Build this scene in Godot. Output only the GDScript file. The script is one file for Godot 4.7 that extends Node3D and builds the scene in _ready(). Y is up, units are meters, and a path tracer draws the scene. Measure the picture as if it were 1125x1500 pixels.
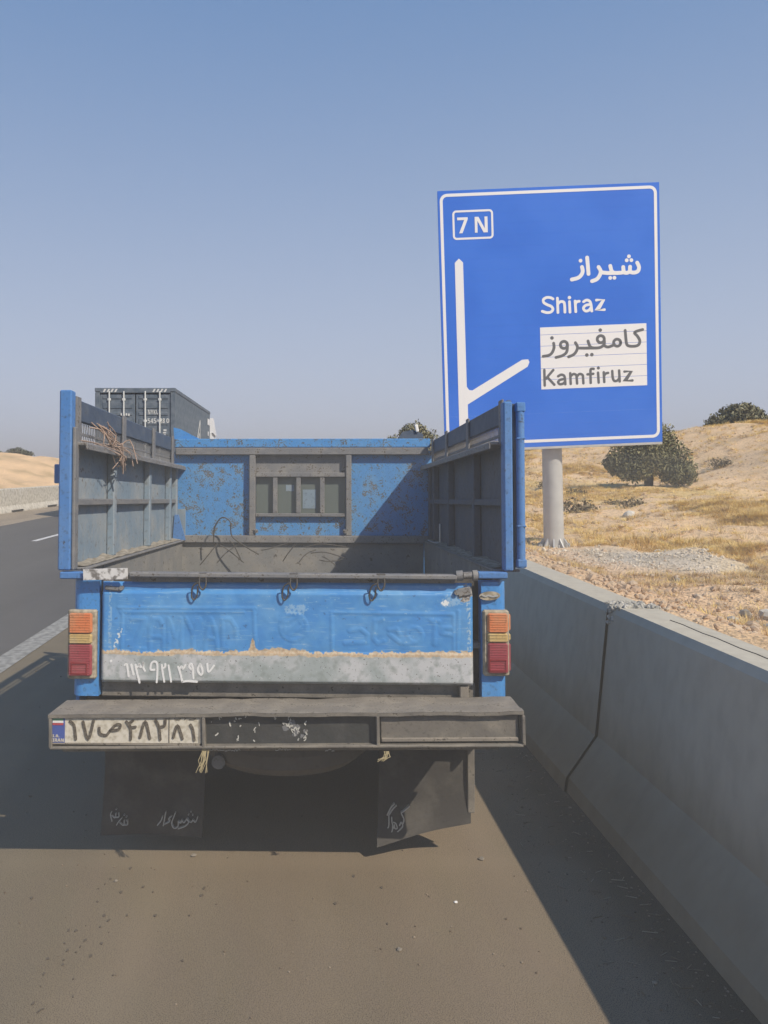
extends Node3D

# ---------- counters, materials ----------
var rng := RandomNumberGenerator.new()
var used := {}
var M := {}

func lin(r: float, g: float, b: float, a := 1.0) -> Color:
	var c := Color(r, g, b, a).linear_to_srgb()
	c.a = a
	return c

func noise(seed_: int, freq: float, oct := 5, kind := FastNoiseLite.TYPE_SIMPLEX_SMOOTH) -> FastNoiseLite:
	var n := FastNoiseLite.new()
	n.seed = seed_
	n.frequency = freq
	n.noise_type = kind
	n.fractal_octaves = oct
	n.fractal_type = FastNoiseLite.FRACTAL_FBM
	return n

func noise_tex(seed_: int, freq: float, oct: int, cols: Array, offs: Array, size := 512, kind := FastNoiseLite.TYPE_SIMPLEX_SMOOTH) -> NoiseTexture2D:
	var t := NoiseTexture2D.new()
	t.width = size
	t.height = size
	t.seamless = true
	t.seamless_blend_skirt = 0.2
	t.noise = noise(seed_, freq, oct, kind)
	var g := Gradient.new()
	g.offsets = PackedFloat32Array(offs)
	g.colors = PackedColorArray(cols)
	t.color_ramp = g
	return t

func normal_tex(seed_: int, freq: float, oct: int, strength: float, size := 512) -> NoiseTexture2D:
	var t := NoiseTexture2D.new()
	t.width = size
	t.height = size
	t.seamless = true
	t.as_normal_map = true
	t.bump_strength = strength
	t.noise = noise(seed_, freq, oct)
	return t

# a surface whose colour wanders between several tones; scale = repeats per metre
func tone(called: String, cols: Array, rough: float, scale: float, seed_: int, freq := 0.012, metal := 0.0, bump := 0.0, size := 512, world := true) -> StandardMaterial3D:
	var m := StandardMaterial3D.new()
	m.resource_name = called
	var offs := []
	for i in cols.size():
		offs.append(0.25 + 0.5 * i / maxf(1, cols.size() - 1))
	m.albedo_texture = noise_tex(seed_, freq, 6, cols, offs, size)
	m.roughness = rough
	m.metallic = metal
	m.uv1_triplanar = true
	m.uv1_world_triplanar = world
	m.uv1_scale = Vector3.ONE * scale
	if bump > 0.0:
		m.normal_enabled = true
		m.normal_texture = normal_tex(seed_ + 7, freq * 3.0, 5, bump * 8.0, size)
		m.normal_scale = 1.0
	M[called] = m
	return m

func plain(called: String, c: Color, rough := 0.6, metal := 0.0) -> StandardMaterial3D:
	var m := StandardMaterial3D.new()
	m.resource_name = called
	m.albedo_color = c
	m.roughness = rough
	m.metallic = metal
	M[called] = m
	return m

# painted sheet: paint, worn-off flecks, dust and broad stains, as one computed tile
func worn(called: String, paint: Color, dust: Color, rust: Color, dustiness: float, rustiness: float, seed_: int, scale: float, rough := 0.5, size := 512, grain := 1.0) -> StandardMaterial3D:
	var a := noise(seed_, 0.9 / 64.0 * grain, 5).get_seamless_image(size, size)
	var b := noise(seed_ + 1, 3.5 / 64.0 * grain, 5).get_seamless_image(size, size)
	var c := noise(seed_ + 2, 0.4 / 64.0, 4).get_seamless_image(size, size)
	var da := a.get_data(); var db := b.get_data(); var dc := c.get_data()
	var im := Image.create(size, size, false, Image.FORMAT_RGB8)
	for y in size:
		for x in size:
			var i := y * size + x
			var va := da[i] / 255.0
			var vb := db[i] / 255.0
			var vc := dc[i] / 255.0
			var k := paint
			var d := clampf((vc - 0.35) * 1.6 + (vb - 0.5) * 0.7, 0.0, 1.0) * dustiness
			k = k.lerp(dust, d)
			k = k.lerp(k.darkened(0.35), clampf((vb - 0.62) * 4.0, 0.0, 1.0) * 0.5)
			var r := 0.85 * smoothstep(-0.02, 0.11, va * 0.45 + vb * 0.55 + (vc - 0.5) * 0.28 - (0.88 - rustiness * 0.5))
			k = k.lerp(rust.lerp(rust.darkened(0.5), vb), r)
			im.set_pixel(x, y, k)
	im.generate_mipmaps()
	var m := StandardMaterial3D.new()
	m.resource_name = called
	m.albedo_texture = ImageTexture.create_from_image(im)
	m.roughness = rough
	m.uv1_triplanar = true
	m.uv1_scale = Vector3.ONE * scale
	m.normal_enabled = true
	m.normal_texture = normal_tex(seed_ + 3, 0.03, 4, 2.0, 256)
	m.normal_scale = 0.35
	M[called] = m
	return m

# ---------- nodes ----------
func unique(called: String) -> String:
	used[called] = used.get(called, -1) + 1
	return called if used[called] == 0 else "%s_%03d" % [called, used[called]]

func thing(called: String, label: String, category: String, where := Transform3D(), group := "") -> Node3D:
	var o := Node3D.new()
	o.name = unique(called)
	add_child(o)
	o.transform = where
	tag(o, label, category, group)
	return o

func tag(o: Node3D, label: String, category := "", group := "", kind := "") -> Node3D:
	if label: o.set_meta("label", label)
	if category: o.set_meta("category", category)
	if group: o.set_meta("group", group)
	if kind: o.set_meta("kind", kind)
	return o

func part(called: String, st: SurfaceTool, mat: Material, parent: Node = null) -> MeshInstance3D:
	var o := MeshInstance3D.new()
	o.mesh = st.commit()
	o.name = called if parent else unique(called)
	o.material_override = mat
	(parent if parent else self).add_child(o, true)
	return o

func struct(called: String, st: SurfaceTool, mat: Material, label: String) -> MeshInstance3D:
	var o := part(called, st, mat)
	tag(o, label, "", "", "structure")
	return o

func dup(src: Node3D, called: String, label: String, where: Transform3D, group := "") -> Node3D:
	var o: Node3D = src.duplicate()
	o.name = unique(called)
	add_child(o)
	o.transform = where
	o.set_meta("label", label)
	if group: o.set_meta("group", group)
	return o

# ---------- shapes ----------
func start() -> SurfaceTool:
	var st := SurfaceTool.new()
	st.begin(Mesh.PRIMITIVE_TRIANGLES)
	return st

func tri(st: SurfaceTool, a: Vector3, b: Vector3, c: Vector3) -> void:  # counter-clockwise seen from outside
	var n := (b - a).cross(c - a).normalized()
	for p in [a, c, b]:
		st.set_normal(n)
		st.add_vertex(p)

func quad(st: SurfaceTool, a: Vector3, b: Vector3, c: Vector3, d: Vector3) -> void:
	var n := (c - a).cross(d - b).normalized()
	for p in [a, c, b, a, d, c]:
		st.set_normal(n)
		st.add_vertex(p)

func bx(st: SurfaceTool, c: Vector3, s: Vector3, bev := 0.0, basis := Basis()) -> void:
	var hs := s * 0.5
	bev = minf(bev, minf(hs.x, minf(hs.y, hs.z)) * 0.9)
	if bev <= 0.0:
		for ax in 3:
			for sg in [-1.0, 1.0]:
				var n := Vector3(); n[ax] = sg
				var u := Vector3(); u[(ax + 1) % 3] = hs[(ax + 1) % 3]
				var v := Vector3(); v[(ax + 2) % 3] = hs[(ax + 2) % 3] * sg
				var o := n * hs[ax]
				quad(st, c + basis * (o - u - v), c + basis * (o + u - v), c + basis * (o + u + v), c + basis * (o - u + v))
		return
	var q := func(sx: float, sy: float, sz: float, ax: int) -> Vector3:
		var p := Vector3(sx * (hs.x - bev), sy * (hs.y - bev), sz * (hs.z - bev))
		p[ax] = [sx, sy, sz][ax] * hs[ax]
		return c + basis * p
	for ax in 3:
		for sg in [-1.0, 1.0]:
			var k := []
			for uv in [[-1, -1], [1, -1], [1, 1], [-1, 1]]:
				var s3 := [0.0, 0.0, 0.0]
				s3[ax] = sg
				s3[(ax + 1) % 3] = float(uv[0])
				s3[(ax + 2) % 3] = float(uv[1]) * sg
				k.append(q.call(s3[0], s3[1], s3[2], ax))
			quad(st, k[0], k[1], k[2], k[3])
	for ax in 3:
		var b1 := (ax + 1) % 3
		var b2 := (ax + 2) % 3
		for s1 in [-1.0, 1.0]:
			for s2 in [-1.0, 1.0]:
				var lo := [0.0, 0.0, 0.0]; lo[ax] = -1.0; lo[b1] = s1; lo[b2] = s2
				var hi := [0.0, 0.0, 0.0]; hi[ax] = 1.0; hi[b1] = s1; hi[b2] = s2
				var a0: Vector3 = q.call(lo[0], lo[1], lo[2], b1)
				var a1: Vector3 = q.call(hi[0], hi[1], hi[2], b1)
				var c0: Vector3 = q.call(lo[0], lo[1], lo[2], b2)
				var c1: Vector3 = q.call(hi[0], hi[1], hi[2], b2)
				if s1 * s2 > 0: quad(st, a0, a1, c1, c0)
				else: quad(st, a1, a0, c0, c1)
	for sx in [-1.0, 1.0]:
		for sy in [-1.0, 1.0]:
			for sz in [-1.0, 1.0]:
				var a: Vector3 = q.call(sx, sy, sz, 0)
				var b: Vector3 = q.call(sx, sy, sz, 1)
				var d: Vector3 = q.call(sx, sy, sz, 2)
				if sx * sy * sz > 0: tri(st, a, b, d)
				else: tri(st, a, d, b)

func box(called: String, c: Vector3, s: Vector3, bev: float, mat: Material, parent: Node, basis := Basis()) -> MeshInstance3D:
	var st := start()
	bx(st, c, s, bev, basis)
	return part(called, st, mat, parent)

func face_smooth(st: SurfaceTool, p: Array, n: Array) -> void:  # a b c d counter-clockwise from outside
	for i in [0, 2, 1, 0, 3, 2]:
		st.set_normal(n[i])
		st.add_vertex(p[i])

func tube(st: SurfaceTool, pts: Array, rad, sides := 8, caps := true) -> void:
	var n := pts.size()
	var up := Vector3.UP
	var rings := []
	var norms := []
	var prev := Vector3()
	for i in n:
		var t: Vector3 = (pts[mini(i + 1, n - 1)] - pts[maxi(i - 1, 0)]).normalized()
		if i == 0:
			up = Vector3.UP if absf(t.y) < 0.9 else Vector3.RIGHT
			prev = (up - t * up.dot(t)).normalized()
		else:
			prev = (prev - t * prev.dot(t)).normalized()
		var b := t.cross(prev)
		var r: float = rad[i] if rad is Array else rad
		var ring := []
		var nr := []
		for k in sides:
			var a := TAU * k / sides
			var d := prev * cos(a) + b * sin(a)
			ring.append(pts[i] + d * r)
			nr.append(d)
		rings.append(ring)
		norms.append(nr)
	for i in n - 1:
		for k in sides:
			var k2 := (k + 1) % sides
			face_smooth(st, [rings[i][k], rings[i][k2], rings[i + 1][k2], rings[i + 1][k]], [norms[i][k], norms[i][k2], norms[i + 1][k2], norms[i + 1][k]])
	if caps:
		for k in range(1, sides - 1):
			tri(st, rings[0][0], rings[0][k + 1], rings[0][k])
			tri(st, rings[n - 1][0], rings[n - 1][k], rings[n - 1][k + 1])

func lathe(st: SurfaceTool, prof: Array, segs: int, x := Transform3D()) -> void:  # profile of Vector2(radius, y) going up with the outside on the right
	for i in prof.size() - 1:
		var a: Vector2 = prof[i]
		var b: Vector2 = prof[i + 1]
		var d := b - a
		var pn := Vector2(d.y, -d.x).normalized()
		for k in segs:
			var t0 := TAU * k / segs
			var t1 := TAU * (k + 1) / segs
			var f := func(p: Vector2, t: float) -> Vector3: return x * Vector3(p.x * cos(t), p.y, -p.x * sin(t))
			var g := func(t: float) -> Vector3: return (x.basis * Vector3(pn.x * cos(t), pn.y, -pn.x * sin(t))).normalized()
			face_smooth(st, [f.call(a, t0), f.call(a, t1), f.call(b, t1), f.call(b, t0)], [g.call(t0), g.call(t1), g.call(t1), g.call(t0)])

func prism(st: SurfaceTool, poly: Array, z0: float, z1: float, x := Transform3D()) -> void:  # extrudes an outline in x, y along z
	var p := PackedVector2Array(poly)
	if Geometry2D.is_polygon_clockwise(p):
		p.reverse()
	var idx := Geometry2D.triangulate_polygon(p)
	for i in range(0, idx.size(), 3):
		var a := p[idx[i]]; var b := p[idx[i + 1]]; var c := p[idx[i + 2]]
		if (b - a).cross(c - a) < 0:
			var t := b; b = c; c = t
		tri(st, x * Vector3(a.x, a.y, z1), x * Vector3(b.x, b.y, z1), x * Vector3(c.x, c.y, z1))
		tri(st, x * Vector3(a.x, a.y, z0), x * Vector3(c.x, c.y, z0), x * Vector3(b.x, b.y, z0))
	for i in p.size():
		var a := p[i]; var b := p[(i + 1) % p.size()]
		quad(st, x * Vector3(a.x, a.y, z0), x * Vector3(b.x, b.y, z0), x * Vector3(b.x, b.y, z1), x * Vector3(a.x, a.y, z1))

# a painted or cut stroke: flat ribbon with round ends, standing h proud of the plane z0
func ribbon(st: SurfaceTool, pts: Array, r: float, z0: float, h: float, closed := false, smooth := true) -> void:
	var c: Array = []
	var n := pts.size()
	if smooth and n > 2:
		for i in n - 1:
			var p0: Vector2 = pts[maxi(i - 1, 0)]; var p1: Vector2 = pts[i]; var p2: Vector2 = pts[i + 1]; var p3: Vector2 = pts[mini(i + 2, n - 1)]
			for k in 5:
				c.append(p1.cubic_interpolate(p2, p0, p3, k / 5.0))
		c.append(pts[n - 1])
	else:
		c = pts.duplicate()
	var m := c.size()
	var L := []   # [centre, direction across, half width]
	for i in m:
		var t: Vector2 = (c[mini(i + 1, m - 1)] - c[maxi(i - 1, 0)]).normalized()
		if closed:
			t = (c[(i + 1) % m] - c[(i - 1 + m) % m]).normalized()
		var w := r
		if not smooth and (closed or (i > 0 and i < m - 1)):
			var e: Vector2 = (c[(i + 1) % m] - c[i]).normalized()
			w = r / maxf(0.5, absf(Vector2(-t.y, t.x).dot(Vector2(-e.y, e.x))))
		L.append([c[i], Vector2(-t.y, t.x), w])
	if not closed:
		var t0: Vector2 = Vector2(L[0][1].y, -L[0][1].x)
		var t1: Vector2 = Vector2(L[m - 1][1].y, -L[m - 1][1].x)
		var head := []
		var tail := []
		for k in range(4):
			var a := (k + 1) / 4.0
			var w := r * sqrt(maxf(0.0, 1.0 - a * a)) if k < 3 else r * 0.12
			head.push_front([c[0] - t0 * r * a, L[0][1], w])
			tail.append([c[m - 1] + t1 * r * a, L[m - 1][1], w])
		L = head + L + tail
	var q := L.size()
	for i in (q if closed else q - 1):
		var A: Array = L[i]
		var B: Array = L[(i + 1) % q]
		var al: Vector2 = A[0] + A[1] * A[2]; var ar: Vector2 = A[0] - A[1] * A[2]
		var bl: Vector2 = B[0] + B[1] * B[2]; var br: Vector2 = B[0] - B[1] * B[2]
		quad(st, Vector3(ar.x, ar.y, z0 + h), Vector3(br.x, br.y, z0 + h), Vector3(bl.x, bl.y, z0 + h), Vector3(al.x, al.y, z0 + h))
		quad(st, Vector3(al.x, al.y, z0 + h), Vector3(bl.x, bl.y, z0 + h), Vector3(bl.x, bl.y, z0), Vector3(al.x, al.y, z0))
		quad(st, Vector3(ar.x, ar.y, z0), Vector3(br.x, br.y, z0), Vector3(br.x, br.y, z0 + h), Vector3(ar.x, ar.y, z0 + h))

func mm(a: Array) -> Array:
	var out := []
	for i in range(0, a.size(), 2):
		out.append(Vector2(a[i] * 0.001, a[i + 1] * 0.001))
	return out

func strokes(data: Array, r: float, z0: float, h: float) -> SurfaceTool:
	var st := start()
	for i in data.size():
		ribbon(st, mm(data[i]), r, z0, h + h * 0.06 * (i % 5))
	return st

func dot(st: SurfaceTool, c: Vector2, r: float, z0: float, h: float) -> void:
	var p := []
	for i in 16:
		p.append(c + Vector2(cos(TAU * i / 16), sin(TAU * i / 16)) * r)
	prism(st, p, z0, z0 + h)

func lettering(called: String, text: String, a: Vector2, b: Vector2, z0: float, mat: Material, parent: Node, gap := 0.0, bold := true, depth := 0.002) -> MeshInstance3D:
	var f := SystemFont.new()
	f.font_names = PackedStringArray(["Droid Sans"])
	f.font_weight = 700 if bold else 400
	var v := FontVariation.new()
	v.base_font = f
	v.spacing_glyph = int(gap)
	var t := TextMesh.new()
	t.font = v
	t.font_size = 64
	t.pixel_size = 0.01
	t.depth = 0.02
	t.text = text
	var o := MeshInstance3D.new()
	o.name = called
	o.mesh = t
	o.material_override = mat
	parent.add_child(o, true)
	var bb := t.get_aabb()
	var lo := Vector2(minf(a.x, b.x), minf(a.y, b.y)); var hi := Vector2(maxf(a.x, b.x), maxf(a.y, b.y))
	var s := Vector3((hi.x - lo.x) / bb.size.x, (hi.y - lo.y) / bb.size.y, depth / bb.size.z)
	o.scale = s
	o.position = Vector3(lo.x, lo.y, z0) - bb.position * s
	return o

func strokes_round(pts: Array, n: int, amp: float) -> Array:
	var out := []
	for i in pts.size() - 1:
		for k in n:
			out.append(pts[i].lerp(pts[i + 1], float(k) / n) + Vector3(rng.randf_range(-amp, amp), rng.randf_range(-amp, amp), rng.randf_range(-amp, amp)))
	out.append(pts[pts.size() - 1])
	return out

func curve3(pts: Array, per := 5) -> Array:
	var out := []
	var n := pts.size()
	for i in n - 1:
		for k in per:
			out.append((pts[i] as Vector3).cubic_interpolate(pts[i + 1], pts[maxi(i - 1, 0)], pts[mini(i + 2, n - 1)], float(k) / per))
	out.append(pts[n - 1])
	return out

# ---------- the lie of the land: height at x, d metres ahead ----------
var land := noise(11, 0.08, 4)
var land_fine := noise(12, 0.9, 4)

func right_land(x: float, d: float) -> float:
	var far_fall := lerpf(2.35, 1.2, smoothstep(46.0, 95.0, d))
	var rise := lerpf(smoothstep(11.5, 19.5, x), smoothstep(6.0, 12.5, x), 0.55 * smoothstep(26.0, 42.0, d))
	var y := lerpf(0.82, 0.56, smoothstep(1.65, 3.0, x)) + 0.46 * smoothstep(4.5, 11.0, x) + far_fall * rise + 0.02 * maxf(0, x - 19.5)
	y += 0.30 * land.get_noise_2d(x, d) * smoothstep(2.6, 8.0, x) + 0.16 * land_fine.get_noise_2d(x, d) * smoothstep(2.0, 5.0, x) + 0.03 * land_fine.get_noise_2d(x * 6, d * 6)
	y += 0.22 * (0.35 - absf(land_fine.get_noise_2d(x * 0.45 + d * 0.2, d * 0.3))) * smoothstep(9.0, 14.0, x)
	# the heap of rubble round the sign's footing
	y += 0.06 * exp(-((x - 3.7) ** 2 / 0.5 + (d - 8.3) ** 2 / 1.0))
	y = lerpf(y, 0.535, exp(-((x - 3.28) ** 2 + (d - 9.9) ** 2) / 0.35))
	return y

func left_land(x: float, d: float) -> float:  # x counted leftwards from the median
	var y := 0.15 + 2.45 * smoothstep(3.0, 15.0, x) + 0.015 * x
	return y + 0.5 * land.get_noise_2d(x + 200, d) * smoothstep(3, 10, x) + 0.12 * land_fine.get_noise_2d(x, d + 300)

func sheet(xs: Array, zs: Array, height: Callable, tint: Callable) -> SurfaceTool:
	var st := start()
	for j in zs.size():
		for i in xs.size():
			var x: float = xs[i]; var z: float = zs[j]
			st.set_color(tint.call(x, z))
			st.set_uv(Vector2(x, z))
			st.add_vertex(Vector3(x, height.call(x, z), z))
	var w := xs.size()
	for j in zs.size() - 1:
		for i in w - 1:
			var a := j * w + i
			for k in [a, a + w, a + 1, a + 1, a + w, a + w + 1]:
				st.add_index(k)
	st.generate_normals()
	return st

func steps(from: float, to: float, first: float, grow: float) -> Array:
	var out := [from]
	var s := first
	var sg := signf(to - from)
	while (to - out[-1]) * sg > s:
		out.append(out[-1] + s * sg)
		s *= grow
	out.append(to)
	return out

func leaf_mass(lobes: Array, n: int, leaf: float, dark: Color, light: Color, shell := 0.55) -> SurfaceTool:
	var st := start()
	for i in n:
		var L: Array = lobes[rng.randi() % lobes.size()]
		var d := Vector3(rng.randfn(), rng.randfn(), rng.randfn()).normalized()
		var rr := lerpf(shell, 1.0, pow(rng.randf(), 0.6)) * (1.0 + 0.14 * sin(d.x * 7 + L[0].x * 9) * cos(d.y * 6 + d.z * 5))
		var p: Vector3 = L[0] + d * (L[1] as Vector3) * rr
		if p.y < 0.02:
			continue
		var c := dark.lerp(light, clampf(rng.randf() * 0.8 + 0.2 * sin(p.x * 4.0 + p.z * 3.0), 0, 1))
		var u := Vector3(rng.randfn(), rng.randfn(), rng.randfn()).normalized()
		var v := u.cross(Vector3(rng.randfn(), rng.randfn(), rng.randfn())).normalized()
		var s := leaf * rng.randf_range(0.6, 1.4)
		var nn := (d + u.cross(v) * 0.8 + Vector3.UP * 0.3).normalized()
		for q in [p - u * s, p + v * s * 0.45, p + u * s, p - u * s, p + u * s, p - v * s * 0.45]:
			st.set_color(c)
			st.set_normal(nn)
			st.add_vertex(q)
	return st

func rock_mesh(seed_: int, flat: float) -> ArrayMesh:
	var r := RandomNumberGenerator.new()
	r.seed = seed_
	var st := start()
	var pts := []
	for j in 5:
		var ring := []
		for i in 7:
			var la := -PI / 2 + PI * j / 4.0
			var lo := TAU * i / 7.0 + r.randf() * 0.3
			var k := r.randf_range(0.75, 1.15)
			ring.append(Vector3(cos(la) * cos(lo), sin(la) * flat, -cos(la) * sin(lo)) * k)
		if j == 0 or j == 4:
			for i in 7: ring[i] = ring[0]
		pts.append(ring)
	for j in 4:
		for i in 7:
			var i2 := (i + 1) % 7
			if j > 0: tri(st, pts[j][i], pts[j][i2], pts[j + 1][i2])
			if j < 3: tri(st, pts[j][i], pts[j + 1][i2], pts[j + 1][i])
			elif j == 3: pass
	return st.commit()

func scatter(called: String, mesh: Mesh, mat: Material, places: Array, tints: Array, label: String) -> MultiMeshInstance3D:
	var mmesh := MultiMesh.new()
	mmesh.transform_format = MultiMesh.TRANSFORM_3D
	mmesh.use_colors = true
	mmesh.mesh = mesh
	mmesh.instance_count = places.size()
	for i in places.size():
		mmesh.set_instance_transform(i, places[i])
		mmesh.set_instance_color(i, tints[i])
	var o := MultiMeshInstance3D.new()
	o.name = unique(called)
	o.multimesh = mmesh
	o.material_override = mat
	add_child(o)
	tag(o, label, "", "", "stuff")
	return o

func tinted(called: String, rough: float) -> StandardMaterial3D:
	var m := StandardMaterial3D.new()
	m.resource_name = called
	m.vertex_color_use_as_albedo = true
	m.roughness = rough
	M[called] = m
	return m

# ======================================================================
func _ready() -> void:
	rng.seed = 4
	# camera: eye 1.5 m up, looking straight along the road, lens shifted down and to the right
	var cam := Camera3D.new()
	cam.name = "camera"
	cam.position = Vector3(0, 1.5, 0)
	var near := 0.05
	cam.set_frustum(1500.0 / 1150.0 * near, Vector2(127.5, -60.0) / 1150.0 * near, near, 6000.0)
	add_child(cam)
	cam.current = true
	# sky, air, exposure
	var sky_mat := ProceduralSkyMaterial.new()
	sky_mat.sky_top_color = lin(0.025, 0.13, 0.33)
	sky_mat.sky_horizon_color = lin(0.455, 0.52, 0.64)
	sky_mat.sky_curve = 0.27
	sky_mat.ground_horizon_color = lin(0.42, 0.36, 0.29)
	sky_mat.ground_bottom_color = lin(0.3, 0.24, 0.18)
	sky_mat.sky_energy_multiplier = 1.0
	sky_mat.sun_angle_max = 0.0
	var sky := Sky.new()
	sky.sky_material = sky_mat
	var env := Environment.new()
	env.background_mode = Environment.BG_SKY
	env.sky = sky
	env.tonemap_mode = Environment.TONE_MAPPER_LINEAR
	env.tonemap_exposure = 1.35
	env.sdfgi_enabled = true
	env.ssao_enabled = true
	env.ssil_enabled = true
	env.fog_enabled = true
	env.fog_density = 0.0016
	env.fog_light_color = lin(0.62, 0.62, 0.64)
	var we := WorldEnvironment.new()
	env.volumetric_fog_enabled = true
	env.volumetric_fog_density = 0.0
	we.name = "environment"
	we.environment = env
	add_child(we)
	# sun: behind the right shoulder
	var sun := DirectionalLight3D.new()
	sun.name = "sun"
	sun.light_color = Color(1.0, 0.945, 0.86)
	sun.light_energy = 1.25
	sun.light_angular_distance = 0.5
	sun.shadow_enabled = true
	add_child(sun)
	sun.look_at_from_position(Vector3(0.73, 1.0, 0.78), Vector3.ZERO)
	make_materials()
	build_ground()
	build_barriers()
	build_vegetation()
	build_container_truck()
	build_sign()
	build_pickup()
	build_litter()
	build_veil()

func make_materials() -> void:
	tone("asphalt", [lin(0.22, 0.22, 0.22), lin(0.80, 0.80, 0.80), lin(1, 1, 1), lin(1.9, 1.8, 1.7)], 0.92, 0.8, 21, 0.30, 0.0, 0.10, 1024)
	M.asphalt.vertex_color_use_as_albedo = true
	tone("earth", [lin(0.62, 0.60, 0.56), lin(1, 1, 1), lin(1.12, 1.1, 1.08)], 1.0, 0.35, 31, 0.03, 0.0, 0.9, 1024)
	M.earth.vertex_color_use_as_albedo = true
	tone("concrete", [lin(0.455, 0.425, 0.355), lin(0.48, 0.45, 0.375), lin(0.495, 0.465, 0.39), lin(0.51, 0.48, 0.40)], 0.95, 0.4, 41, 0.02, 0.0, 0.05, 1024)
	M.concrete.vertex_color_use_as_albedo = true
	M.concrete.uv1_scale = Vector3(0.5, 0.28, 0.5)
	tone("pale_concrete", [lin(0.36, 0.34, 0.30), lin(0.52, 0.50, 0.45), lin(0.60, 0.58, 0.53)], 0.95, 0.6, 43, 0.02, 0.0, 0.15)
	tone("broken_concrete", [lin(0.2, 0.2, 0.18), lin(0.42, 0.41, 0.38), lin(0.6, 0.58, 0.54)], 1.0, 6.0, 44, 0.03, 0.0, 0.6, 256)
	tone("line_paint", [lin(0.20, 0.20, 0.19), lin(0.28, 0.28, 0.265), lin(0.36, 0.36, 0.34)], 0.85, 0.8, 45, 0.03)
	tone("white_line", [lin(0.5, 0.5, 0.5), lin(0.7, 0.7, 0.69)], 0.8, 0.8, 46, 0.03)
	plain("dark_slot", lin(0.03, 0.03, 0.03), 0.9)
	# truck
	var dust := lin(0.34, 0.30, 0.24)
	var rust := lin(0.16, 0.085, 0.05)
	worn("blue_paint", lin(0.06, 0.25, 0.60), lin(0.20, 0.33, 0.52), rust, 0.35, 0.05, 51, 1.6, 0.38)
	worn("post_blue", lin(0.07, 0.20, 0.48), lin(0.18, 0.27, 0.44), lin(0.12, 0.13, 0.16), 0.35, 0.18, 52, 1.6, 0.5)
	worn("rusty_blue", lin(0.065, 0.25, 0.56), lin(0.22, 0.33, 0.46), lin(0.24, 0.20, 0.175), 0.45, 0.60, 53, 1.5, 0.6, 512, 1.8)
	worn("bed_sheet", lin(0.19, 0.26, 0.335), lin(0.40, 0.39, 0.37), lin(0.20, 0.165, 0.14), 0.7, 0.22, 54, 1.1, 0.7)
	worn("bed_sheet_shaded", lin(0.07, 0.09, 0.13), lin(0.12, 0.12, 0.125), lin(0.08, 0.07, 0.062), 0.6, 0.2, 55, 1.1, 0.7)  # darker copy of bed_sheet: the right wall's shade is put into its colour
	worn("grey_steel", lin(0.17, 0.175, 0.19), lin(0.32, 0.30, 0.265), lin(0.15, 0.11, 0.085), 0.6, 0.4, 56, 2.5, 0.65)
	worn("board_blue", lin(0.058, 0.085, 0.135), lin(0.15, 0.165, 0.185), lin(0.10, 0.085, 0.075), 0.5, 0.25, 57, 2.0, 0.6)
	worn("dusty_bumper", lin(0.21, 0.19, 0.165), lin(0.32, 0.285, 0.235), lin(0.14, 0.12, 0.10), 0.8, 0.4, 58, 2.0, 0.85, 512, 1.6)
	worn("black_paint", lin(0.045, 0.047, 0.048), lin(0.13, 0.125, 0.115), lin(0.28, 0.31, 0.33), 0.35, 0.12, 59, 2.6, 0.5)
	worn("bumper_grey", lin(0.15, 0.14, 0.125), lin(0.30, 0.27, 0.225), lin(0.10, 0.085, 0.07), 0.8, 0.35, 60, 2.0, 0.7)
	worn("rubber", lin(0.05, 0.048, 0.046), lin(0.16, 0.148, 0.13), lin(0.07, 0.065, 0.06), 0.6, 0.1, 61, 1.4, 0.85)
	tone("dirt_crust", [lin(0.18, 0.16, 0.13), lin(0.28, 0.255, 0.215), lin(0.38, 0.35, 0.30)], 1.0, 5.0, 62, 0.02, 0.0, 0.4, 256, false)
	tone("underbody", [lin(0.03, 0.03, 0.03), lin(0.07, 0.064, 0.056), lin(0.11, 0.10, 0.085)], 0.95, 1.5, 63, 0.02, 0.0, 0.0, 256)
	worn("dusty_rubber", lin(0.10, 0.095, 0.088), lin(0.20, 0.185, 0.16), lin(0.07, 0.065, 0.06), 0.6, 0.1, 164, 1.4, 0.9, 256)
	worn("bed_grey", lin(0.19, 0.195, 0.20), lin(0.30, 0.28, 0.25), lin(0.13, 0.11, 0.095), 0.7, 0.3, 165, 1.2, 0.8)
	plain("tyre", lin(0.04, 0.038, 0.036), 0.95)
	plain("rim_grey", lin(0.25, 0.25, 0.25), 0.5, 0.4)
	plain("wire_grey", lin(0.09, 0.085, 0.08), 0.6, 0.3)
	plain("chrome_scratch", lin(0.62, 0.62, 0.6), 0.3, 0.6)
	worn("orange_lens", lin(0.60, 0.19, 0.075), lin(0.52, 0.27, 0.15), lin(0.42, 0.30, 0.20), 0.7, 0.12, 161, 5.0, 0.3, 256)
	worn("amber_lens", lin(0.50, 0.36, 0.15), lin(0.46, 0.38, 0.24), lin(0.36, 0.30, 0.20), 0.7, 0.12, 162, 5.0, 0.32, 256)
	worn("red_lens", lin(0.30, 0.055, 0.070), lin(0.33, 0.12, 0.12), lin(0.26, 0.14, 0.12), 0.7, 0.1, 163, 5.0, 0.28, 256)
	plain("lens_ridge", lin(0.22, 0.03, 0.035), 0.25)
	tone("lamp_rim", [lin(0.22, 0.19, 0.14), lin(0.45, 0.40, 0.31)], 0.8, 6.0, 64, 0.02, 0.0, 0.0, 256, false)
	plain("white_paint", lin(0.72, 0.73, 0.74), 0.6)
	plain("chalk", lin(0.50, 0.50, 0.47), 0.9)
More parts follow.
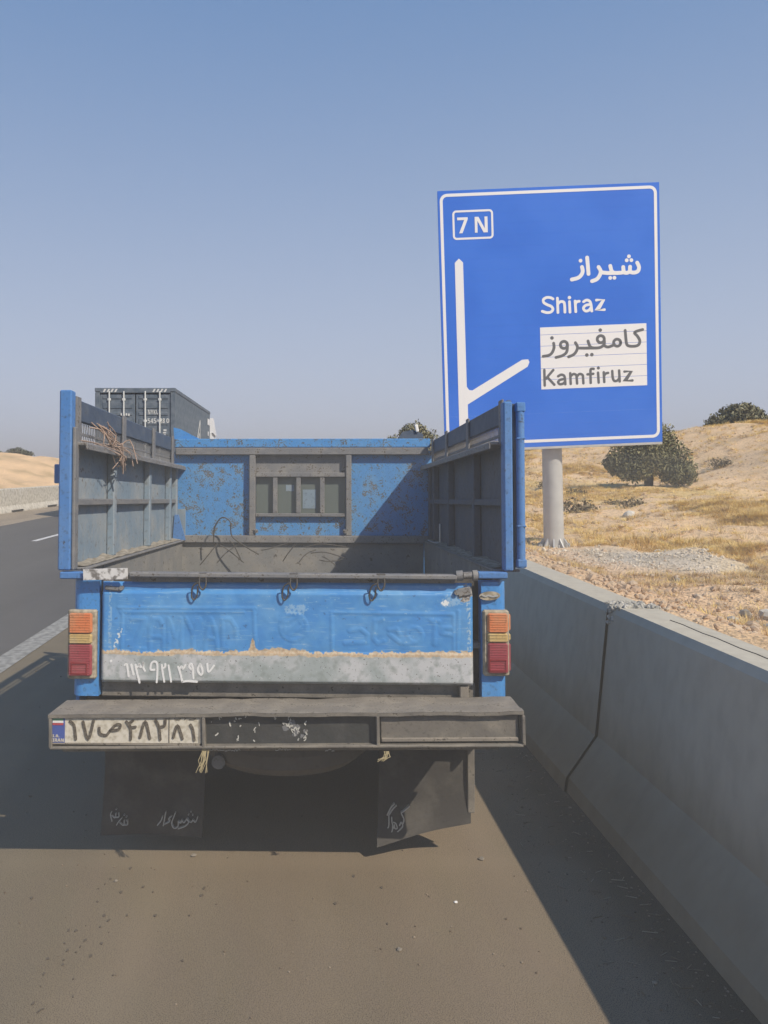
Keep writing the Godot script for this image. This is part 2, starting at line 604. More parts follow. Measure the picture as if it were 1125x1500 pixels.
	tone("plate_white", [lin(0.42, 0.385, 0.315), lin(0.56, 0.53, 0.45), lin(0.62, 0.59, 0.52)], 0.7, 7.0, 65, 0.02, 0.0, 0.0, 256, false)
	tone("plate_ink", [lin(0.07, 0.06, 0.05), lin(0.16, 0.14, 0.11)], 0.8, 12.0, 66, 0.03, 0.0, 0.0, 256, false)
	plain("plate_blue", lin(0.06, 0.10, 0.34), 0.6)
	plain("flag_green", lin(0.10, 0.26, 0.16), 0.6)
	plain("flag_red", lin(0.42, 0.07, 0.09), 0.6)
	tone("label_tin", [lin(0.20, 0.19, 0.18), lin(0.66, 0.66, 0.66), lin(0.72, 0.72, 0.72)], 0.45, 5.0, 67, 0.02, 0.2, 0.0, 256, false)
	tone("rope", [lin(0.30, 0.21, 0.17), lin(0.46, 0.36, 0.30)], 1.0, 20.0, 68, 0.03, 0.0, 0.0, 256, false)
	plain("straw", lin(0.42, 0.36, 0.22), 1.0)
	var glass := plain("dusty_glass", lin(0.115, 0.14, 0.135), 0.25)
	plain("dark_glass", lin(0.03, 0.04, 0.045), 0.1)
	# sign
	tone("sign_blue", [lin(0.032, 0.155, 0.66), lin(0.035, 0.163, 0.68), lin(0.040, 0.172, 0.70)], 0.42, 0.5, 71, 0.006, 0.0, 0.0, 256, false)
	plain("sign_white", lin(0.74, 0.76, 0.80), 0.45)
	plain("sign_grey_ink", lin(0.12, 0.13, 0.15), 0.55)
	tone("galvanised", [lin(0.43, 0.445, 0.455), lin(0.47, 0.485, 0.495), lin(0.50, 0.515, 0.525)], 0.5, 1.2, 73, 0.015, 0.15, 0.0, 256)
	# container truck
	tone("container_grey", [lin(0.075, 0.105, 0.145), lin(0.10, 0.13, 0.17), lin(0.125, 0.155, 0.195)], 0.6, 0.5, 75, 0.015)
	plain("container_light", lin(0.55, 0.57, 0.58), 0.6)
	plain("lock_rod", lin(0.60, 0.63, 0.64), 0.5, 0.1)
	# plants
	tinted("leaf", 0.75)
	M.leaf.backlight_enabled = true
	M.leaf.backlight = Color(0.22, 0.22, 0.12)
	tinted("stone", 0.95)
	tinted("straw_blade", 0.95)
	M.straw_blade.backlight_enabled = true
	M.straw_blade.backlight = Color(0.3, 0.27, 0.15)
	tone("bark", [lin(0.06, 0.045, 0.035), lin(0.14, 0.11, 0.08)], 1.0, 4.0, 77, 0.03, 0.0, 0.4, 256)

# ---------- ground, road, hills ----------
func build_ground() -> void:
	var flat := func(_x: float, _z: float) -> float: return -0.06
	var st := sheet([-3000.0, -300.0, -60.0, 0.0, 60.0, 300.0, 3000.0], [400.0, 30.0, 0.0, -60.0, -300.0, -900.0, -3500.0], flat, func(_x, _z): return Color(0.44, 0.33, 0.22))
	struct("ground", st, M.earth, "flat sandy plain reaching to the horizon")
	var blot := noise(81, 0.35, 4)
	var fine := noise(82, 2.2, 3)
	# carriageway, dark asphalt
	var tint_lane := func(x: float, z: float) -> Color:
		var k := 1.0 + 0.10 * blot.get_noise_2d(x * 3.0, z * 0.25) + 0.05 * fine.get_noise_2d(x, z * 0.2)
		var track := exp(-pow((absf(x + 3.95) - 0.85) / 0.3, 2.0)) + exp(-pow((absf(x + 7.3) - 0.8) / 0.3, 2.0))
		k *= 1.0 - 0.08 * track
		return Color(0.128, 0.124, 0.120) * k
	struct("road", sheet(steps(-8.15, -2.3, 0.15, 1.0), steps(6.0, -160.0, 0.3, 1.03), func(_x, _z): return 0.0, tint_lane), M.asphalt, "dark grey asphalt carriageway with two lanes")
	# hard shoulder, paler and dusty
	var tint_shoulder := func(x: float, z: float) -> Color:
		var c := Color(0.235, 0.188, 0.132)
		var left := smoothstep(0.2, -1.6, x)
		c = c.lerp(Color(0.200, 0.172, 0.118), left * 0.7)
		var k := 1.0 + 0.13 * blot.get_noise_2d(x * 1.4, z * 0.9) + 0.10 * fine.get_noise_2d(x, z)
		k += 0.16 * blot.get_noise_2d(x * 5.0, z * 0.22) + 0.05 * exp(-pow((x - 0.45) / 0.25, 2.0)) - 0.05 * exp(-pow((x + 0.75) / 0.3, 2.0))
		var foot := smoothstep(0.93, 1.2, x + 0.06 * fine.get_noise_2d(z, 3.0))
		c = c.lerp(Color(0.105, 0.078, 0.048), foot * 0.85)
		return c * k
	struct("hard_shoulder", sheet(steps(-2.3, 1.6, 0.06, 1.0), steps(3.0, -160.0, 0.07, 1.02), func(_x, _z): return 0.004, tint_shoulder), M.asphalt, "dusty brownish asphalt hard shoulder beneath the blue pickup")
	# dusty strip before the median barrier
	struct("verge", sheet(steps(-10.2, -8.0, 0.15, 1.0), steps(4.0, -160.0, 0.4, 1.03), func(x, z): return 0.010 + 0.012 * fine.get_noise_2d(x, z) + 0.02 * smoothstep(-8.6, -9.8, x) - 0.016 * smoothstep(-8.25, -8.0, x), func(x, z): return Color(0.36, 0.30, 0.23) * (1.0 + 0.25 * fine.get_noise_2d(x, z))), M.earth, "pale sandy strip beside the median barrier")
	# lines
	var s := start()
	var zs := steps(5.0, -150.0, 0.5, 1.05)
	for i in zs.size() - 1:
		var w0 := 0.006 * fine.get_noise_1d(zs[i] * 3); var w1 := 0.006 * fine.get_noise_1d(zs[i + 1] * 3)
		quad(s, Vector3(-2.39 + w0, 0.009, zs[i]), Vector3(-2.185 + w0, 0.009, zs[i]), Vector3(-2.185 + w1, 0.009, zs[i + 1]), Vector3(-2.39 + w1, 0.009, zs[i + 1]))
	struct("edge_line", s, M.line_paint, "worn greyish white edge line between lane and shoulder")
	for i in 7:
		s = start()
		var z0 := -16.75 - i * 9.0
		quad(s, Vector3(-5.68, 0.005, z0), Vector3(-5.55, 0.005, z0), Vector3(-5.55, 0.005, z0 - 3.2), Vector3(-5.68, 0.005, z0 - 3.2))
		struct("lane_line" if i == 0 else "lane_line_%03d" % i, s, M.white_line, "white dash of the lane line")
	# right-hand slope
	var sand := Color(0.82, 0.59, 0.36)
	var patch := noise(83, 0.22, 4)
	var tint_right := func(x: float, z: float) -> Color:
		var d := -z
		var c := sand * (1.0 + 0.16 * patch.get_noise_2d(x * 1.5, d) + 0.16 * fine.get_noise_2d(x, d))
		var g := smoothstep(-0.05, 0.35, patch.get_noise_2d(x + 50, d * 0.8)) * smoothstep(3.6, 4.6, x) * (1.0 - smoothstep(9.0, 13.0, x))
		c = c.lerp(Color(0.74, 0.54, 0.19), g * 0.75)
		var hillgrass := smoothstep(0.0, 0.4, patch.get_noise_2d(x * 0.6 + 90, d * 0.6)) * smoothstep(9, 14, x)
		c = c.lerp(Color(0.72, 0.54, 0.24), hillgrass * 0.5)
		var red := exp(-pow((x - 2.5) / 0.7, 2.0)) * (1.0 - smoothstep(10.0, 16.0, d))
		c = c.lerp(Color(0.60, 0.38, 0.23), red * 0.6)
		var rub := exp(-(pow(x - 3.75, 2.0) / 0.40 + pow(d - 8.3, 2.0) / 1.1))
		c = c.lerp(Color(0.60, 0.54, 0.45), clampf(rub * 1.5, 0, 1))
		var scrub := smoothstep(0.15, 0.5, patch.get_noise_2d(x * 2.0 - 40, d * 2.0))
		var speck := smoothstep(0.25, 0.45, fine.get_noise_2d(x * 1.7 + 70, d * 1.1))
		c = c.lerp(Color(0.34, 0.26, 0.14), speck * 0.35 * smoothstep(5.0, 9.0, x))
		return c.lerp(Color(0.30, 0.23, 0.12), scrub * 0.3)
	st = sheet(steps(1.60, 150.0, 0.10, 1.035), steps(4.0, -170.0, 0.12, 1.015), func(x, z): return right_land(x, -z), tint_right)
	struct("sandy_slope", st, M.earth, "sandy slope with dry grass rising to a low hill behind the roadside barrier")
	# left-hand bank
	var tint_left := func(x: float, z: float) -> Color:
		var c := Color(0.82, 0.57, 0.33) * (1.0 + 0.18 * patch.get_noise_2d(x * 1.5, z) + 0.14 * fine.get_noise_2d(x, z))
		return c.lerp(Color(0.40, 0.29, 0.13), smoothstep(0.1, 0.45, patch.get_noise_2d(x * 0.9 + 30, z * 0.9)) * 0.6)
	var left_xs := steps(-10.75, -150.0, 0.15, 1.035)
	left_xs.reverse()
	st = sheet(left_xs, steps(4.0, -200.0, 0.5, 1.015), func(x, z): return left_land(-x - 10.7, -z), tint_left)
	struct("sandy_bank", st, M.earth, "pale sandy bank beyond the median barrier")
	# far mountains, pale with distance
	var ridge := noise(84, 0.004, 5)
	var mt := start()
	var prof := []
	for i in 81:
		var x := -420.0 + i * 18.0
		var y := 6.0 + 38.0 * smoothstep(300.0, 460.0, x) + 18.0 * ridge.get_noise_1d(x * 2.0) + 5.0 * absf(ridge.get_noise_1d(x * 12.0))
		prof.append(Vector2(x, clampf(y, 3.0, 52.0)))
	for i in 80:
		var a: Vector2 = prof[i]; var b: Vector2 = prof[i + 1]
		for k in 6:
			var t0 := k / 6.0; var t1 := (k + 1) / 6.0
			var f := func(p: Vector2, t: float) -> Vector3: return Vector3(p.x, p.y * t + 6.0 * sin(t * PI) * ridge.get_noise_2d(p.x * 8, t * 400), -720.0 - 120.0 * t)
			quad(mt, f.call(a, t0), f.call(b, t0), f.call(b, t1), f.call(a, t1))
	struct("mountains", mt, plain("mountain_rock", lin(0.26, 0.25, 0.24), 1.0), "faint far mountains in the haze")

# ---------- barriers ----------
func barrier_profile(toe: float, dir: float, hgt: float) -> Array:
	# toe x, then mid, top; dir = +1 when the barrier body lies to +x
	var t := toe
	return [Vector2(t, 0.0), Vector2(t + dir * 0.01, 0.07), Vector2(t + dir * 0.145, 0.265), Vector2(t + dir * 0.20, hgt - 0.03), Vector2(t + dir * 0.222, hgt), Vector2(t + dir * 0.39, hgt), Vector2(t + dir * 0.41, hgt - 0.02), Vector2(t + dir * 0.47, 0.265), Vector2(t + dir * 0.60, 0.07), Vector2(t + dir * 0.61, -0.3), Vector2(t, -0.3)]

# a barrier section cut into short lengths so that road grime can darken its foot unevenly
func barrier_body(st: SurfaceTool, prof: Array, L: float) -> void:
	var gr := noise(47, 1.1, 4)
	var fine: Array = []
	for i in prof.size():
		var a: Vector2 = prof[i]; var b: Vector2 = prof[(i + 1) % prof.size()]
		var n := maxi(1, int(a.distance_to(b) / 0.05)) if a.y > -0.1 and b.y > -0.1 else 1
		for k in n: fine.append(a.lerp(b, k / float(n)))
	var shade := func(p: Vector2, z: float) -> Color:
		var g := 0.5 + 0.5 * gr.get_noise_2d(p.y * 0.7, z) + 0.25 * gr.get_noise_2d(p.y * 3.0, z * 6.0)
		var low := pow(smoothstep(0.52 + 0.12 * gr.get_noise_2d(z * 2.0, 7.0), 0.10, p.y), 0.8)
		var k := 1.0 - 0.05 * g
		return Color(k, k, k).lerp(Color(0.50, 0.44, 0.36), low * (0.75 + 0.25 * g))
	var m := int(L / 0.12)
	for i in fine.size():
		var a: Vector2 = fine[i]; var b: Vector2 = fine[(i + 1) % fine.size()]
		for k in m:
			var z0 := -0.002 - (L - 0.002) * k / m; var z1 := -0.002 - (L - 0.002) * (k + 1) / m
			var v := [Vector3(a.x, a.y, z0), Vector3(a.x, a.y, z1), Vector3(b.x, b.y, z1), Vector3(b.x, b.y, z0)]
			var nrm: Vector3 = (v[2] - v[0]).cross(v[3] - v[1]).normalized()
			for q in [0, 2, 1, 0, 3, 2]:
				st.set_normal(nrm)
				st.set_color(shade.call(Vector2(v[q].x, v[q].y), v[q].z))
				st.add_vertex(v[q])
	var idx := Geometry2D.triangulate_polygon(PackedVector2Array(prof))
	for e in [-0.002, -L]:
		for q in range(0, idx.size(), 3):
			var tri3 := [prof[idx[q]], prof[idx[q + 1]], prof[idx[q + 2]]]
			if e == -L: tri3.reverse()
			for p in tri3:
				st.set_normal(Vector3(0, 0, 1 if e > -L else -1))
				st.set_color(shade.call(p, e))
				st.add_vertex(Vector3(p.x, p.y, e))

func build_barriers() -> void:
	var prof := barrier_profile(1.245, 1.0, 0.872)
	var words := ["near concrete barrier section with a chipped top corner and cracked top", "smooth concrete barrier section between the chipped joint and the pickup"]
	for i in 10:
		var near_z := 0.34 - 4.0 * i if i > 0 else 3.0
		var far_z := -3.66 - 4.0 * i
		var lbl: String = words[i] if i < 2 else "%s roadside barrier section, counted along the row past the chipped joint" % ["third", "fourth", "fifth", "sixth", "seventh", "eighth", "ninth", "tenth"][i - 2]
		var base := thing("concrete_barrier", lbl, "barrier", Transform3D(Basis(), Vector3(0.012 if i % 2 == 0 else 0.0, 0, near_z)), "concrete barrier sections along the shoulder")
		var st := start()
		var L := near_z - far_z - 0.001
		var pp := prof.duplicate()
		barrier_body(st, pp, L)
		part("body", st, M.concrete, base)
		if i == 0:
			# crumbled corner at the joint
			var rub := start()
			for k in 90:
				var p := Vector3(1.455 + rng.randf() * 0.19, 0.868 + rng.randf() * 0.008, -L + 0.03 + rng.randf() * 0.09 - 0.05)
				if k > 60: p = Vector3(1.452 - rng.randf() * 0.004, 0.87 - rng.randf() * 0.10, -L + rng.randf() * 0.06 - 0.02)
				bx(rub, p, Vector3(rng.randf_range(0.01, 0.035), rng.randf_range(0.008, 0.02), rng.randf_range(0.01, 0.035)), 0.003, Basis.from_euler(Vector3(rng.randf() * 3, rng.randf() * 3, rng.randf() * 3)))
			part("crumbled_corner", rub, M.broken_concrete, base)
			for c in [[1.56, 5.6, 6.3, 0.0], [1.60, 5.0, 5.7, 0.02], [1.57, 4.4, 5.15, -0.01], [1.61, 3.6, 4.5, 0.01], [1.535, 3.0, 3.9, 0.0]]:
				var ck := start()
				var pts := []
				for q in 9:
					var t := q / 8.0
					pts.append(Vector3(c[0] + 0.004 * sin(q * 2.1) + c[3] * t, 0.8725, -lerpf(c[1], c[2], t)))
				tube(ck, pts, 0.0022, 4)
				part("crack", ck, M.dark_slot, base)
		if i == 1:
			var rub := start()
			for k in 60:
				var p := Vector3(1.47 + rng.randf() * 0.17, 0.868 + rng.randf() * 0.006, -0.02 - rng.randf() * 0.07)
				bx(rub, p, Vector3(rng.randf_range(0.01, 0.03), rng.randf_range(0.006, 0.016), rng.randf_range(0.01, 0.03)), 0.003, Basis.from_euler(Vector3(rng.randf() * 3, rng.randf() * 3, rng.randf() * 3)))
			part("crumbled_corner", rub, M.broken_concrete, base)
	# median
	prof = barrier_profile(-10.07, -1.0, 0.876)
	for i in 17:
		var near_z := -14.0 - 4.0 * i
		var lbl2 := "sunlit median barrier section left of the pickup, streaked with pale drips" if i in [3, 4] else "sunlit median barrier section, %s in its row, mostly hidden by the pickup" % ["first", "second", "third", "fourth", "fifth", "sixth", "seventh", "eighth", "ninth", "tenth", "eleventh", "twelfth", "thirteenth", "fourteenth", "fifteenth", "sixteenth", "seventeenth"][i]
		if i == 3: lbl2 = "sunlit median barrier section at the picture's edge with a dark drain slot and pale drips"
		if i == 4: lbl2 = "sunlit median barrier section just beside the pickup's rear post"
		var base := thing("median_barrier", lbl2, "barrier", Transform3D(Basis(), Vector3(0, 0, near_z)), "median barrier sections across the road")
		var st := start()
		prism(st, prof, -3.985, -0.015)
		part("body", st, M.pale_concrete, base)
		box("drain_slot", Vector3(-10.065, 0.085, -2.3), Vector3(0.05, 0.05, 1.1), 0.0, M.dark_slot, base)
		var dr := start()
		for k in 26:
			var z := -rng.randf_range(0.1, 3.9)
			var y0 := 0.84; var y1 := 0.84 - rng.randf_range(0.08, 0.45)
			var xa := func(y: float) -> float: return -10.07 - lerpf(0.145, 0.20, (y - 0.265) / 0.58)
			var w := rng.randf_range(0.008, 0.03)
			var s := rng.randf_range(-0.15, 0.15)
			quad(dr, Vector3(xa.call(y1) + 0.003, y1, z + s), Vector3(xa.call(y1) + 0.003, y1, z + s - w * 0.4), Vector3(xa.call(y0) + 0.003, y0, z - w), Vector3(xa.call(y0) + 0.003, y0, z))
		part("lime_streaks", dr, M.white_paint if i % 2 else M.plate_white, base).set_meta("kind", "stuff")

# ---------- plants, stones ----------
func build_vegetation() -> void:
	var place := func(x: float, d: float) -> Vector3: return Vector3(x, right_land(x, d) - 0.04, -d)
	# the tree beside the sign
	var t := thing("small_tree", "round dark green bushy tree with a short trunk beside the sign post", "tree", Transform3D(Basis().scaled(Vector3(0.86, 0.98, 0.86)), place.call(10.72, 24.0)))
	var st := start()
	tube(st, curve3([Vector3(0, -0.2, 0), Vector3(0.05, 0.3, 0), Vector3(-0.02, 0.75, 0.02)], 4), 0.16, 8)
	for k in 7:
		var a := k * 0.9
		tube(st, curve3([Vector3(0, 0.5, 0), Vector3(cos(a) * 0.4, 0.9, sin(a) * 0.4), Vector3(cos(a) * 1.0, 1.3 + 0.1 * k, sin(a) * 0.8)], 4), [0.09, 0.085, 0.08, 0.07, 0.06, 0.05, 0.04, 0.03, 0.02], 6)
	part("trunk", st, M.bark, t)
	part("crown", leaf_mass([[Vector3(0, 1.15, 0), Vector3(1.1, 0.75, 0.9)], [Vector3(-0.8, 0.95, 0.1), Vector3(0.7, 0.55, 0.7)], [Vector3(0.75, 0.95, 0.1), Vector3(0.75, 0.6, 0.7)], [Vector3(0.25, 1.6, 0), Vector3(0.75, 0.5, 0.6)], [Vector3(-0.35, 1.55, -0.1), Vector3(0.6, 0.45, 0.6)], [Vector3(1.05, 0.5, 0.45), Vector3(0.5, 0.42, 0.45)], [Vector3(-0.7, 0.52, 0.45), Vector3(0.65, 0.36, 0.5)], [Vector3(0.55, 0.45, 0.65), Vector3(0.45, 0.30, 0.4)], [Vector3(-1.15, 0.75, 0.0), Vector3(0.4, 0.35, 0.5)], [Vector3(0.0, 0.85, 0.55), Vector3(0.7, 0.5, 0.5)], [Vector3(0.0, 1.3, 0.4), Vector3(0.8, 0.5, 0.5)]], 20000, 0.05, Color(0.09, 0.095, 0.045), Color(0.33, 0.31, 0.16), 0.2), M.leaf, t)
	# the bush on the crest
	t = thing("crest_bush", "dark dome-shaped bush on the crest of the sandy hill", "bush", Transform3D(Basis().scaled(Vector3(1.25, 1.3, 1.25)), Vector3(22.55, 3.22, -40.0)))
	st = start()
	for k in 6:
		tube(st, [Vector3(0.1 * k - 0.3, -0.3, 0), Vector3(0.3 * k - 0.8, 0.7, 0.1 * (k % 3))], [0.05, 0.02], 5)
	part("stem", st, M.bark, t)
	part("foliage", leaf_mass([[Vector3(0, 0.55, 0), Vector3(1.25, 0.75, 1.0)], [Vector3(-0.7, 0.4, 0), Vector3(0.7, 0.5, 0.7)], [Vector3(0.7, 0.4, 0.1), Vector3(0.7, 0.5, 0.7)], [Vector3(0.1, 0.9, 0), Vector3(0.8, 0.45, 0.7)]], 8000, 0.075, Color(0.09, 0.095, 0.05), Color(0.30, 0.28, 0.165), 0.3), M.leaf, t)
	# the bush showing over the truck's headboard
	t = thing("roadside_bush", "olive grey bush showing over the pickup's bed headboard", "bush", Transform3D(Basis(), Vector3(4.42, 0.65, -30.0)))
	st = start()
	for k in 6:
		tube(st, [Vector3(0.06 * k - 0.2, -0.3, 0), Vector3(0.25 * k - 0.7, 1.6, 0.1 * (k % 3))], [0.07, 0.02], 5)
	part("stem", st, M.bark, t)
	part("foliage", leaf_mass([[Vector3(0.1, 1.75, 0), Vector3(0.75, 0.95, 0.8)], [Vector3(-0.72, 1.62, 0), Vector3(0.42, 0.62, 0.5)], [Vector3(0.55, 1.7, 0.1), Vector3(0.55, 0.75, 0.6)], [Vector3(0.05, 2.25, 0), Vector3(0.6, 0.45, 0.5)], [Vector3(0, 0.8, 0), Vector3(0.9, 0.8, 0.8)]], 9000, 0.05, Color(0.13, 0.135, 0.08), Color(0.34, 0.32, 0.20), 0.4), M.leaf, t)
	# far bushes left
	for b in [[-24.6, 69.0, 1.0, "small round bush on top of the sandy bank beyond the median"], [-27.5, 70.5, 0.9, "small bush at the picture's left edge on the sandy bank"]]:
		var y := left_land(-b[0] - 10.7, b[1])
		t = thing("bank_bush", b[3], "bush", Transform3D(Basis().scaled(Vector3.ONE * b[2]), Vector3(b[0], y - 0.1, -b[1])), "bushes on the sandy bank")
		st = start()
		tube(st, [Vector3(0, -0.3, 0), Vector3(0.05, 0.5, 0)], [0.08, 0.03], 5)
		part("stem", st, M.bark, t)
		part("foliage", leaf_mass([[Vector3(0, 0.2, 0), Vector3(1.0, 0.55, 0.8)], [Vector3(0.6, 0.1, 0), Vector3(0.9, 0.35, 0.6)]], 2500, 0.08, Color(0.07, 0.08, 0.045), Color(0.18, 0.18, 0.11), 0.4), M.leaf, t)
	# scrub along the ridge under the sign and on the slope
	var spots := [[13.4, 47.0, 0.55, "low scrub on the ridge just right of the sign post"], [14.5, 48.0, 0.5, "low scrub on the ridge under the sign's middle"], [15.6, 46.0, 0.6, "low scrub on the ridge under the sign's lower right"], [12.4, 49.0, 0.5, "low scrub on the ridge just left of the sign post"], [8.6, 27.0, 0.32, "small dry scrub left of the round tree's trunk"], [8.0, 22.5, 0.22, "tiny dry scrub between sign post and round tree"], [6.6, 15.5, 0.25, "small brown scrub on the slope below the round tree"], [5.55, 15.6, 0.3, "brown scrub beside the sign post, left of it"], [6.9, 17.2, 0.18, "tiny grey scrub right of the sign post"], [11.9, 24.5, 0.34, "low brown scrub at the round tree's right foot"], [9.1, 14.0, 0.26, "dry scrub near the right picture edge on the slope"], [14.0, 26.0, 0.3, "dry scrub on the hillside right of the round tree"]]
	for b in spots:
		t = thing("dry_scrub", b[3], "scrub", Transform3D(Basis().scaled(Vector3.ONE * b[2] * 1.6), place.call(b[0], b[1])), "dry scrub on the sandy slope")
		st = start()
		for k in 10:
			var a := k * 0.63
			tube(st, [Vector3(0, -0.1, 0), Vector3(cos(a) * 0.6, 0.45 + 0.05 * (k % 4), sin(a) * 0.6)], [0.02, 0.008], 4)
		part("twigs", st, M.bark, t)
		part("foliage", leaf_mass([[Vector3(0, 0.3, 0), Vector3(0.8, 0.45, 0.7)], [Vector3(0.4, 0.2, 0), Vector3(0.6, 0.35, 0.5)]], 700, 0.075, Color(0.13, 0.10, 0.055), Color(0.30, 0.25, 0.15), 0.3), M.leaf, t)
	# dry grass: tufts of blades
	var tuft := start()
	for k in 16:
		var a := rng.randf() * TAU
		var lean := rng.randf_range(0.15, 0.9)
		var o := Vector3(cos(a), 0, sin(a)) * rng.randf() * 0.05
		var tip := o + Vector3(cos(a) * lean * 0.14, rng.randf_range(0.06, 0.15), sin(a) * lean * 0.14)
		var side := Vector3(-sin(a), 0, cos(a)) * 0.0035
		tri(tuft, o - side, o + side, tip)
	var tm: ArrayMesh = tuft.commit()
	var pl := []
	var tn := []
	var patch := noise(83, 0.22, 4)
	while pl.size() < 42000:
		var d := 3.4 + 44.0 * pow(rng.randf(), 1.7)
		var x := rng.randf_range(2.2, 28.0 if d > 16 else 11.0)
		if x > d * 0.68: continue
		var g := smoothstep(-0.12, 0.28, patch.get_noise_2d(x + 50, d * 0.8)) * smoothstep(3.2, 4.6, x)
		if d < 8.5: g = maxf(g, 0.75 * smoothstep(1.9, 2.6, x) * smoothstep(-0.25, 0.2, patch.get_noise_2d(x * 2.0, d * 2.0 + 60)))
		if d > 18.0: g = smoothstep(0.0, 0.3, patch.get_noise_2d(x * 0.6 + 90, d * 0.6)) * 0.8
		if rng.randf() > g + 0.08: continue
		if (x - 3.6) ** 2 / 0.9 + (d - 8.4) ** 2 / 2.2 < 1.0: continue
		var s := rng.randf_range(0.35, 0.95) * (1.0 + smoothstep(15.0, 40.0, d) * 0.9) * (0.62 + 0.38 * smoothstep(6.0, 11.0, d))
		pl.append(Transform3D(Basis(Vector3.UP, rng.randf() * TAU).scaled(Vector3(s * 1.5, s * rng.randf_range(0.4, 1.0), s * 1.5)), Vector3(x, right_land(x, d) - 0.01, -d)))
		var c := Color(0.80, 0.61, 0.22).lerp(Color(0.74, 0.55, 0.25), rng.randf())
		if rng.randf() < 0.22 or (d < 8.0 and rng.randf() < 0.55): c = Color(0.48, 0.34, 0.20)
		tn.append(c)
	scatter("dry_grass", tm, M.straw_blade, pl, tn, "yellow dry grass spread over the slope beyond the barrier")
	# stones: countless small ones, the big ones on their own
	for v in 2:
		var places := []
		var tints := []
		for k in 2600:
			var d := rng.randf_range(3.4, 13.0)
			var x := 1.75 + absf(rng.randfn()) * 0.9
			if k % 3 == 0:
				x = 3.7 + rng.randfn() * 0.42
				d = 8.3 + rng.randfn() * 0.65
			if k % 9 == 0:
				x = rng.randf_range(2.2, 7.0)
			if x < 1.72: continue
			var s := rng.randf_range(0.005, 0.018) * (2.4 if rng.randf() < 0.06 else 1.0)
			if k % 3 == 0: s *= 0.75
			places.append(Transform3D(Basis.from_euler(Vector3(rng.randf() * 0.6, rng.randf() * TAU, rng.randf() * 0.6)).scaled(Vector3(s, s, s) * 1.0), Vector3(x, right_land(x, d) + s * 0.2, -d)))
			var c := Color(0.52, 0.42, 0.31).lerp(Color(0.40, 0.28, 0.19), rng.randf())
			if k % 3 == 0: c = Color(0.54, 0.48, 0.39).lerp(Color(0.66, 0.60, 0.50), rng.randf())
			tints.append(c)
		scatter("gravel", rock_mesh(300 + v, 0.7), M.stone, places, tints, "loose gravel and grey rubble behind the barrier and round the sign's foot" if v == 0 else "second spread of loose reddish gravel behind the barrier")
	var hp := []
	var ht := []
	while hp.size() < 2600:
		var d := rng.randf_range(11.0, 46.0)
		var x := rng.randf_range(3.5, 27.0)
		if x > d * 0.68: continue
		var s := rng.randf_range(0.012, 0.045) * (1.9 if rng.randf() < 0.05 else 1.0)
		hp.append(Transform3D(Basis.from_euler(Vector3(rng.randf() * 0.6, rng.randf() * TAU, rng.randf() * 0.6)).scaled(Vector3(s * 1.3, s, s)), Vector3(x, right_land(x, d) + s * 0.1, -d)))
		ht.append(Color(0.62, 0.46, 0.30).lerp(Color(0.34, 0.25, 0.15), rng.randf()))
	scatter("gravel", rock_mesh(310, 0.6), M.stone, hp, ht, "stones strewn over the sandy hillside")
	var big := [[3.02, 5.05, 0.055, "pale rounded stone nearest the picture's right edge above the barrier"], [2.86, 5.0, 0.045, "pale flat stone beside the pale rounded stone"], [2.34, 4.22, 0.04, "buff stone lying behind the chipped barrier corner"], [2.62, 4.5, 0.036, "grey white stone in the gravel behind the near barrier"], [2.55, 4.25, 0.03, "small buff stone in the gravel close behind the near barrier"], [3.2, 6.6, 0.035, "pinkish stone in the rubble below the sign's foot"], [6.0, 14.2, 0.12, "dark stone on the slope right of the sign post"], [2.95, 5.5, 0.03, "small pale stone behind the pale rounded stone"]]
	var k2 := 0
	for b in big:
		var o := MeshInstance3D.new()
		o.mesh = rock_mesh(400 + k2, 0.75)
		o.name = unique("stone")
		o.material_override = M.pale_concrete if k2 % 2 == 0 else M.dirt_crust
		add_child(o)
		o.transform = Transform3D(Basis(Vector3.UP, k2 * 1.1).scaled(Vector3.ONE * b[2]), Vector3(b[0], right_land(b[0], b[1]) + b[2] * 0.3, -b[1]))
		tag(o, b[3], "stone", "larger stones behind the barrier")
		k2 += 1

